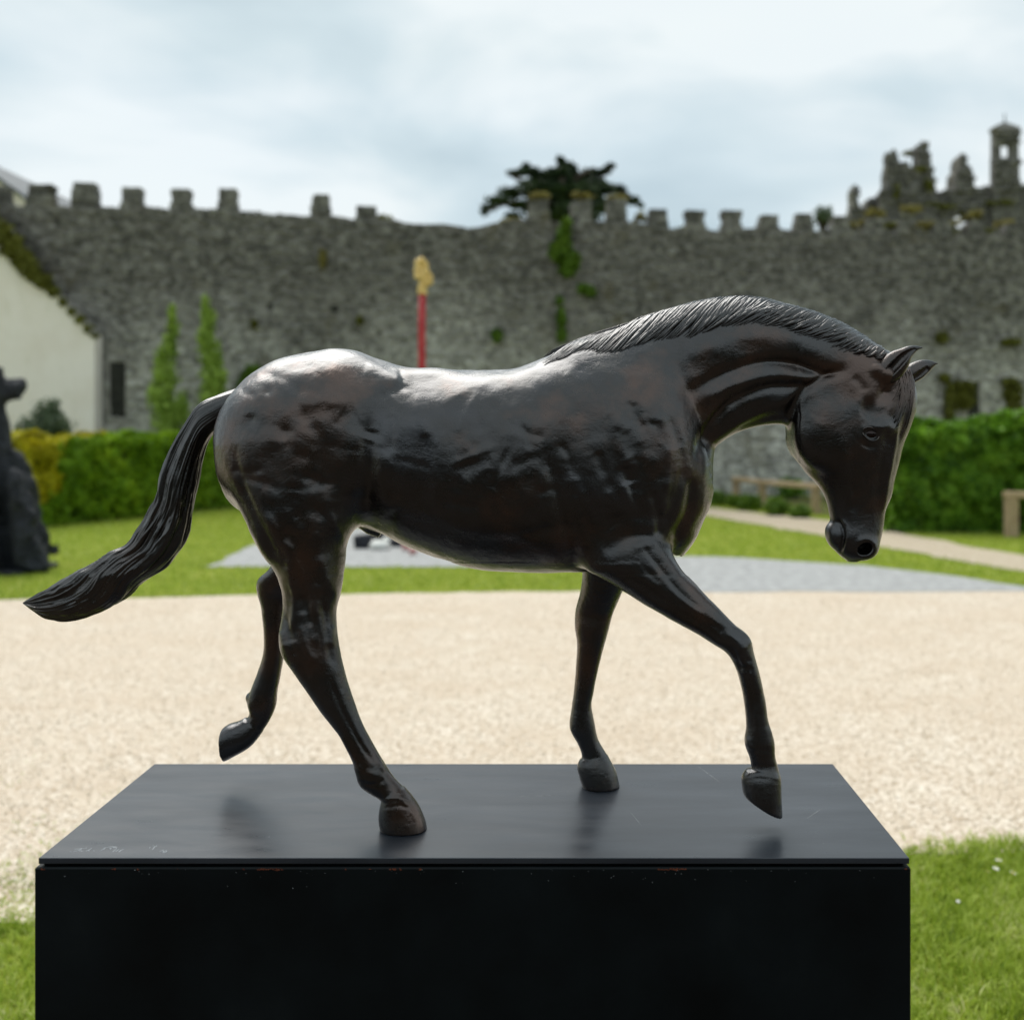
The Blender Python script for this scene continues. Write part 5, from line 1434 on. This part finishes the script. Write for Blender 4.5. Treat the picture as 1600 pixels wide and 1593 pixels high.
# flank, ribs
stroke([(578, 670), (574, 720), (574, 760), (566, 800)], 12, -4.5 * mm)
stroke([(612, 622), (590, 648), (574, 685)], 17, -5.5 * mm)
stroke([(556, 665), (556, 720), (552, 775)], 13, 3.5 * mm)
stroke([(535, 700), (525, 770), (500, 800)], 28, 3.5 * mm)
stroke([(600, 700), (600, 760), (620, 800)], 16, 2.5 * mm)
stroke([(570, 575), (600, 590), (628, 600)], 12, 3.0 * mm)
stroke([(625, 575), (630, 610)], 5, -1.8 * mm)
for x0, a in ((700, 1.0), (745, 1.4), (782, 1.6), (822, 1.5), (668, 1.0)):
    stroke([(x0, 630), (x0 + 3, 690), (x0 - 2, 750), (x0 - 12, 800)], 13, -a * .55 * mm)
    stroke([(x0 + 20, 640), (x0 + 22, 700), (x0 + 16, 760)], 14, a * 0.5 * mm)
stroke([(610, 800), (680, 830), (760, 850), (840, 850)], 16, -2.0 * mm)
# haunch
stroke([(446, 676)], 11, -3.5 * mm); stroke([(392, 655)], 9, -2.5 * mm); stroke([(418, 612)], 7, -1.8 * mm)
stroke([(470, 640), (500, 690), (520, 760)], 12, -2.0 * mm)
stroke([(430, 600), (480, 585), (540, 590)], 22, 2.5 * mm)
stroke([(366, 700), (374, 745), (392, 790), (412, 830), (432, 870)], 6, -2.6 * mm)
stroke([(425, 690), (430, 750), (445, 800)], 16, -2.0 * mm)
stroke([(450, 850), (475, 800), (530, 800)], 14, -3.0 * mm)
stroke([(413, 800), (440, 840), (466, 885), (478, 930)], 8, 3.5 * mm)
stroke([(455, 870), (462, 930), (456, 985)], 6, 2.4 * mm)
stroke([(476, 900), (480, 945), (486, 980)], 6, -3.2 * mm)
stroke([(500, 820), (505, 880), (500, 930)], 16, 2.0 * mm)
stroke([(455, 1000), (458, 1020)], 9, 2.2 * mm); stroke([(485, 1000), (500, 1000)], 10, 1.8 * mm)
stroke([(468, 1035), (485, 1060)], 6, -1.8 * mm)
stroke([(515, 1060), (535, 1110), (562, 1160), (583, 1190)], 4, -2.0 * mm)
stroke([(566, 1135), (590, 1180), (600, 1205)], 3.5, 1.6 * mm)
stroke([(570, 1205), (590, 1212)], 5, 1.5 * mm)
stroke([(598, 1250), (622, 1246), (648, 1252)], 2.8, 1.5 * mm)
stroke([(622, 1246), (640, 1262), (652, 1285)], 3, 0.8 * mm)
stroke([(533, 1150), (552, 1182), (566, 1206)], 3.5, 1.6 * mm); stroke([(562, 1222), (585, 1226), (600, 1216)], 4, -1.5 * mm)
stroke([(446, 960), (452, 995), (462, 1025)], 5, -2.2 * mm); stroke([(470, 975), (478, 1010), (492, 1035)], 6, 2.2 * mm); stroke([(505, 940), (512, 990), (520, 1040)], 6, -2.4 * mm)
stroke([(600, 1262), (625, 1258), (652, 1266)], 2.5, -.9 * mm)
stroke([(1128, 985), (1150, 1000), (1160, 1020)], 5, 2.2 * mm); stroke([(1142, 1010), (1152, 1030), (1158, 1050)], 4, -2.0 * mm); stroke([(1164, 1030), (1176, 1034)], 4, -1.4 * mm)
stroke([(1166, 1150), (1172, 1165), (1180, 1172)], 4, 1.8 * mm); stroke([(1200, 1090), (1203, 1130), (1206, 1150)], 3, 1.2 * mm)
stroke([(1020, 905), (1060, 935), (1100, 965)], 7, 2.4 * mm); stroke([(975, 900), (1010, 920), (1045, 945)], 6, -2.0 * mm)
stroke([(1150, 978), (1166, 990), (1176, 1008)], 6, 2.2 * mm); stroke([(1140, 1030), (1160, 1044), (1178, 1046)], 5, -1.8 * mm); stroke([(1120, 985), (1138, 992)], 6, -1.6 * mm)
stroke([(440, 985), (447, 1015)], 6, 2.6 * mm); stroke([(520, 975), (515, 1010)], 8, 2.0 * mm); stroke([(470, 930), (474, 960)], 7, -2.6 * mm)
stroke([(553, 1196), (566, 1222)], 5, 2.0 * mm); stroke([(592, 1186), (606, 1206)], 5, 1.4 * mm)
stroke([(1163, 1214), (1175, 1208), (1200, 1208), (1216, 1212)], 3.2, 1.6 * mm); stroke([(1172, 1196), (1214, 1198)], 4, -1.2 * mm)
# head
stroke([(1340, 640), (1352, 655), (1366, 665), (1382, 667), (1393, 655)], 4.5, 1.8 * mm)
stroke([(1345, 620), (1340, 645), (1348, 660)], 5, 1.5 * mm)
stroke([(1345, 690), (1356, 698), (1370, 697)], 3, -1.2 * mm)
stroke([(1320, 700), (1322, 740), (1327, 790)], 8, 2.0 * mm)                      # facial crest
stroke([(1330, 755), (1335, 775), (1332, 800)], 5, -1.6 * mm)
stroke([(1390, 640), (1384, 690), (1374, 740), (1370, 790)], 6, -1.2 * mm)
stroke([(1404, 630), (1398, 690), (1387, 750), (1380, 800)], 4, 1.8 * mm)
stroke([(1408, 610), (1394, 660)], 3, -1.8 * mm); stroke([(1418, 600), (1414, 650), (1402, 690)], 3, -1.8 * mm)
stroke([(1378, 610), (1390, 620), (1378, 650)], 6, -2.5 * mm)
stroke([(1307, 812), (1314, 820), (1318, 834), (1316, 850), (1312, 864)], 3.2, -5.0 * mm)
stroke([(1316, 812), (1324, 828), (1324, 848)], 4, 1.6 * mm)
stroke([(1340, 848), (1348, 842), (1360, 843), (1367, 852)], 3, 1.8 * mm)
stroke([(1280, 650), (1270, 690), (1290, 730)], 16, 1.8 * mm)
stroke([(1333, 588), (1345, 600), (1350, 612)], 7, -2.0 * mm)
# short thumb and rasp strokes left by the sculptor
r5 = np.random.default_rng(77)
for i_ in range(95):
    zone = r5.integers(0, 5)
    x_ = [r5.uniform(385, 560), r5.uniform(580, 860), r5.uniform(860, 1060), r5.uniform(960, 1070), r5.uniform(400, 530)][zone]
    y_ = [r5.uniform(590, 800), r5.uniform(600, 850), r5.uniform(580, 840), r5.uniform(640, 800), r5.uniform(780, 980)][zone]
    an = [r5.uniform(-1.2, .6), r5.uniform(-.5, .5) + math.pi / 2 * r5.integers(0, 2), r5.uniform(.9, 1.9), r5.uniform(.8, 1.7), r5.uniform(1.0, 1.8)][zone]
    L_ = r5.uniform(14, 46); dx_, dy_ = math.cos(an) * L_, math.sin(an) * L_
    b_x, b_y = r5.uniform(-6, 6, 2)
    stroke([(x_ - dx_, y_ - dy_), (x_ + b_x, y_ + b_y), (x_ + dx_, y_ + dy_)], r5.uniform(5, 12), r5.choice([-1, 1]) * r5.uniform(.7, 1.9) * mm)
# all-over modelling
lum = 3.2 * mm * vnoise(V[:, 0] * 14, V[:, 1] * 14, V[:, 2] * 14, 3) + 0.9 * mm * vnoise(V[:, 0] * 38, V[:, 1] * 40, V[:, 2] * 40, 5) + 0.18 * mm * vnoise(V[:, 0] * 100, V[:, 1] * 110, V[:, 2] * 110, 6)
thin = np.where(sy > 1000, 0.6, 1.0) * np.where((sx > 1250), 0.45, 1.0) * np.where((sy > 880) & (sy <= 1000), 0.6, 1.0)
disp += lum * thin + 2.0 * mm * thin * vnoise(V[:, 0] * 7, V[:, 1] * 7, V[:, 2] * 7, 19) * (sy < 900)
V = V + N * disp[:, None]
V[:, 2] = np.maximum(V[:, 2], ZT - 0.0008)
V = laplace(V, Q, 1)
put("body", V, Q, M_BRONZE, horse, smooth=True, origin=(0, m_, ZT))
bvh = BVHTree.FromPolygons([tuple(v) for v in V.tolist()], Q.tolist())

def hit(px, py):
    o = Vector((0, 0, HC)); d = Vector(W(px, py, 1.0)) - o
    d.normalize()
    loc, nn, i_, t_ = bvh.ray_cast(o, d)
    if loc is None or loc.y > m_ + 0.03:
        return None
    return np.array(loc), np.array(nn)

# ears: [upper edge, lower edge], finer grid
def ear(st, hollow, lo, hi):
    E_ = Field((gx(lo[0], m_), m_ - .075, gz(lo[1], m_)), (gx(hi[0], m_), m_ + .075, gz(hi[1], m_)), 0.0013)
    E_.tube(st, k=0.003, pad=0.012, expo=2.0)
    E_.tube(hollow, k=0.0015, sub=True, pad=0.01)
    V_, Q_ = E_.mesh(); V_, Q_ = largest(V_, Q_)
    V_ = laplace(V_, Q_, 2)
    put("ear", V_, Q_, M_BRONZE, horse, smooth=True)
ear([(1367, 584, 1382, 600, m_ - .034, .008), (1372, 570, 1395, 599, m_ - .036, .0125), (1382, 557, 1409, 588, m_ - .037, .013), (1394, 549, 1419, 573, m_ - .038, .0115),
     (1407, 544.5, 1424, 559, m_ - .0385, .009), (1419, 540.5, 1430, 551, m_ - .0385, .0062), (1430, 540, 1436, 546, m_ - .038, .0035), (1440, 542.5, 1442, 544.5, m_ - .037, .0014)],
    [(1384, 587, 1390, 593, m_ - .052, .009), (1388, 573, 1399, 585, m_ - .0535, .0125), (1398, 562, 1410, 573, m_ - .053, .011), (1408, 552, 1420, 561, m_ - .051, .009), (1419, 546, 1427, 552, m_ - .0485, .006), (1428, 543.5, 1433, 547, m_ - .045, .003)], (1350, 615), (1470, 525))
ear([(1402, 590, 1416, 606, m_ + .030, .009), (1411, 576, 1426, 600, m_ + .032, .012), (1424, 567, 1441, 591, m_ + .033, .0115), (1438, 562.5, 1451, 582, m_ + .034, .009), (1450, 562.5, 1458, 574, m_ + .034, .0055), (1459, 565, 1462, 570, m_ + .0335, .0026), (1465, 567.5, 1466, 569, m_ + .033, .001)],
    [(1422, 592, 1430, 600, m_ + .018, .007), (1436, 580, 1446, 590, m_ + .020, .007), (1448, 572, 1455, 579, m_ + .024, .005)], (1385, 620), (1480, 545))

# eyes
EC = W(1361, 678, m_ - .0465)
for sg in (-1, 1):
    c = np.array([EC[0], m_ + sg * .0465, EC[2]])
    u, v_ = np.meshgrid(np.linspace(0, 2 * math.pi, 25)[:-1], np.linspace(0.02, math.pi - 0.02, 14))
    P = np.stack([np.sin(v_) * np.cos(u) * .0108, np.cos(v_) * .0062, np.sin(v_) * np.sin(u) * .0080], -1).reshape(-1, 3) + c
    Fc = [[i * 24 + j, i * 24 + (j + 1) % 24, (i + 1) * 24 + (j + 1) % 24, (i + 1) * 24 + j] for i in range(13) for j in range(24)]
    put("eye", P, Fc, M_EYE, horse, smooth=True)
    for up_, pts in ((1, [(1347, 673), (1352, 668.5), (1360, 667.5), (1368, 671.5), (1373.5, 680)]), (0, [(1347, 673), (1350, 680), (1356, 686), (1364, 688.5), (1371, 686), (1374, 680)])):
        q = np.array([W(x, y, m_ - .050 - (.0022 if 0 < i < len(pts) - 1 else -.0005)) for i, (x, y) in enumerate(pts)])
        q = catmull(q, np.linspace(0, len(q) - 1, 16))
        if sg == 1: q[:, 1] = 2 * m_ - q[:, 1]
        V, Fc = tube_np(q, (.0021 if up_ else .0016) * np.sin(np.linspace(.5, 2.64, 16)), 8)
        put("eyelid", V, Fc, M_BRONZE, horse, smooth=True)

# mane: carved locks over the crest
crest = np.array([(835, 560), (845, 553), (858, 544), (880, 535), (905, 526), (930, 517), (960, 508), (985, 501), (1000, 494), (1030, 486), (1060, 477), (1085, 470), (1110, 465), (1140, 461), (1170, 461), (1195, 464), (1220, 471), (1250, 479), (1280, 488), (1305, 498), (1330, 510), (1350, 522), (1368, 535), (1385, 549), (1392, 556)], float)
lower = np.array([(800, 585), (815, 580), (835, 572), (850, 570), (875, 560), (905, 549), (950, 549), (985, 546), (1015, 533), (1040, 528), (1060, 524), (1082, 525), (1110, 515), (1150, 507), (1185, 504), (1205, 506), (1225, 512), (1240, 522), (1262, 527), (1282, 532), (1300, 542), (1318, 549), (1340, 552), (1362, 556), (1380, 562)], float)
cd = np.r_[0, np.cumsum(np.linalg.norm(np.diff(crest, axis=0), axis=1))]
def crest_at(s): return np.array([np.interp(s, cd, crest[:, 0]), np.interp(s, cd, crest[:, 1])])
ld = np.linspace(0, cd[-1], len(lower))
def lower_at(px): return np.interp(px, lower[:, 0], lower[:, 1])
r3 = np.random.default_rng(11)
locks = []
for layer in range(3):
    for s in np.arange(30, cd[-1] - 4, 2.9):
        s_ = s + r3.uniform(-1.6, 1.6)
        a = crest_at(s_)
        # slope of the locks: steep at the withers, shallower towards the poll
        u_ = s_ / cd[-1]
        dx = np.interp(u_, [0, .05, .12, .35, .55, .75, .9, 1], [10, 30, 58, 74, 66, 64, 50, 14]) * r3.uniform(0.8, 1.1)
        ln = (1.0 if layer == 0 else r3.uniform(0.55, 1.02))
        if s_ < 90: ln *= 0.35 + 0.65 * s_ / 90
        bx = a[0] - dx
        by = lower_at(bx) + r3.uniform(-4, 3)
        if u_ > .93: by = min(by, a[1] + 16)
        b_ = np.array([bx, by])
        start = r3.uniform(0, 0.45) if layer == 2 else 0.0
        bow = r3.uniform(-3.5, 1.5) - 3
        pts, rad = [], []
        n = 12
        for t in np.linspace(start, ln, n):
            q = a + (b_ - a) * t
            q = q + np.array([0.25, 1.0]) * (math.sin(math.pi * t) * -bow * 0.6 + 1.6 * math.sin(5 * t + s * .05))
            if t < 0.05: q = a + np.array([0, 1.0])
            hh = hit(q[0], q[1] + (4 if t < 0.06 else 0))
            tl = (t - start) / (ln - start)
            if hh is None:
                P = W(q[0], q[1] + 3, m_ - 0.004); nn = np.array([0, -.3, .9])
            else:
                P, nn = hh
                if t < 0.06: P = W(q[0], q[1] + 2.5, m_ - 0.006)
            off = (0.0002 + 0.0026 * math.sin(math.pi * min(1, tl * 0.9 + 0.1)) * (0.8 + 0.25 * layer)) * min(1, max(.1, (s_ - 25) / 140))
            pts.append(P + nn * off)
            rad.append((0.0023 + 0.0008 * layer * .3) * (1.0 if tl < 0.55 else max(0.12, 1 - ((tl - .55) / .47) ** 1.6)) * r3.uniform(0.92, 1.08) * min(1, max(.12, .1 + (s_ - 30) / 170)))
        pts = np.array(pts); pts[1:-1] = (pts[:-2] + 2 * pts[1:-1] + pts[2:]) / 4; pts[1:-1] = (pts[:-2] + 2 * pts[1:-1] + pts[2:]) / 4
        locks.append(tube_np(pts, np.array(rad) * 1.08, 7, True, 1.0))
V, Fc = merge(locks)
put("mane", V, Fc, M_HAIR, horse, smooth=True, origin=(0, m_, ZT))
# forelock between the ears running down the forehead
locks = []
for i in range(22):
    x0 = 1400 + i * 1.2; e_ = r3.uniform(30, 95)
    P = []
    for t in np.linspace(0, 1, 12):
        q = (x0 + 12 * math.sin(t * 2.2) * (1 - i / 40) - 14 * t * t + (i - 8) * t * .3, 578 + e_ * t + 1.5 * math.sin(6 * t + i))
        hh = hit(*q)
        if hh is None: hh = (W(q[0] - 3, q[1], m_ - .01), np.array([.7, -.3, 0]))
        P.append(hh[0] + hh[1] * 0.0002)
    P = np.array(P); P[1:-1] = (P[:-2] + 2 * P[1:-1] + P[2:]) / 4
    if np.abs(np.diff(P[:, 1])).max() > 0.02: continue
    locks.append(tube_np(P, 0.0017 * np.sin(np.linspace(0.5, 3.0, 12)) + 0.0002, 6))
V, Fc = merge(locks)
put("forelock", V, Fc, M_BRONZE, horse, smooth=True, origin=(0, m_, ZT))

# tail: a loft with carved strands  [left/upper edge, right/lower edge]
TS = np.array([(396, 596, 378, 668, m_, .020), (372, 605, 353, 662, m_, .022), (340, 616, 333, 677, m_, .023), (313, 629, 322, 694, m_, .024), (290, 660, 315, 716, m_, .025), (268, 696, 310, 741, m_, .026),
               (252, 735, 305, 768, m_, .028), (244, 772, 300, 795, m_, .030), (229, 800, 295, 822, m_, .032), (210, 828, 288, 845, m_, .034), (196, 850, 276, 865, m_, .035),
               (172, 862, 255, 888, m_, .036), (145, 882, 222, 910, m_, .036), (120, 896, 188, 944, m_, .034), (97, 910, 148, 961, m_, .030), (78, 920, 104, 971, m_, .024),
               (60, 929, 72, 966, m_, .016), (45, 936, 50, 953, m_, .008), (36, 941, 38, 944, m_, .002)], float)
S = np.concatenate([np.stack([(TS[:, 0] - CX) * m_ / F, HC - (TS[:, 1] - HY) * m_ / F], 1), np.stack([(TS[:, 2] - CX) * m_ / F, HC - (TS[:, 3] - HY) * m_ / F], 1), TS[:, 4:]], 1)
ns, nt_ = 420, 200
R = resample(S, ns)
th = np.arange(nt_) * 2 * math.pi / nt_
C = (R[:, 0:2] + R[:, 2:4]) / 2; H = (R[:, 2:4] - R[:, 0:2]) / 2
C3 = np.stack([C[:, 0], R[:, 4], C[:, 1]], 1); H3 = np.stack([H[:, 0], 0 * C[:, 0], H[:, 1]], 1)
s01 = np.linspace(0, 1, ns)[:, None]
tw = th[None, :] + 0.55 * s01 + 0.25 * vnoise(s01 * 5, 0, 0, 4)
cosw, sinw = np.cos(tw), np.sin(tw)
amp = np.interp(s01, [0, .12, .3, .5, .9, 1], [0.00, .25, .55, 1.0, 1.0, .6])
ln_ = s01 * 7
big = vnoise(cosw * 2.2 + 5, sinw * 2.2, ln_ * 0.55, 21)
mid_ = vnoise(cosw * 6.5, sinw * 6.5, ln_ * 0.9 + 0.6 * big, 22)
fin = vnoise(cosw * 15, sinw * 15, ln_ * 1.3 + 0.9 * mid_, 23)
ridge = lambda q: 1 - np.abs(q) * 2
dd = amp * (0.0062 * big + 0.0034 * ridge(mid_) * (0.6 + 0.6 * vnoise(cosw * 2 + 9, sinw * 2, ln_ * 1.1, 25)) + 0.0011 * ridge(fin) + 0.0016 * vnoise(cosw * 4, sinw * 4, ln_ * 3.5, 26)) - amp * 0.0022
hwid = np.linalg.norm(H3, axis=1)[:, None]
rad_dir = np.cos(th)[None, :, None] * (H3 / (hwid + 1e-9))[:, None, :] + np.sin(th)[None, :, None] * np.array([0, -1.0, 0])[None, None, :]
base_ = C3[:, None, :] + np.cos(th)[None, :, None] * H3[:, None, :] + np.sin(th)[None, :, None] * R[:, 5][:, None, None] * np.array([0, -1.0, 0])
lim = np.minimum(1, hwid / 0.02)
P = base_ + rad_dir * (dd * lim)[..., None]
V = P.reshape(-1, 3)
ii, jj = np.meshgrid(np.arange(ns - 1), np.arange(nt_), indexing='ij'); j2 = (jj + 1) % nt_
Qt = np.stack([ii * nt_ + jj, (ii + 1) * nt_ + jj, (ii + 1) * nt_ + j2, ii * nt_ + j2], -1).reshape(-1, 4)
put("tail", V, Qt, M_HAIR, horse, smooth=True, origin=W(372, 630, m_))
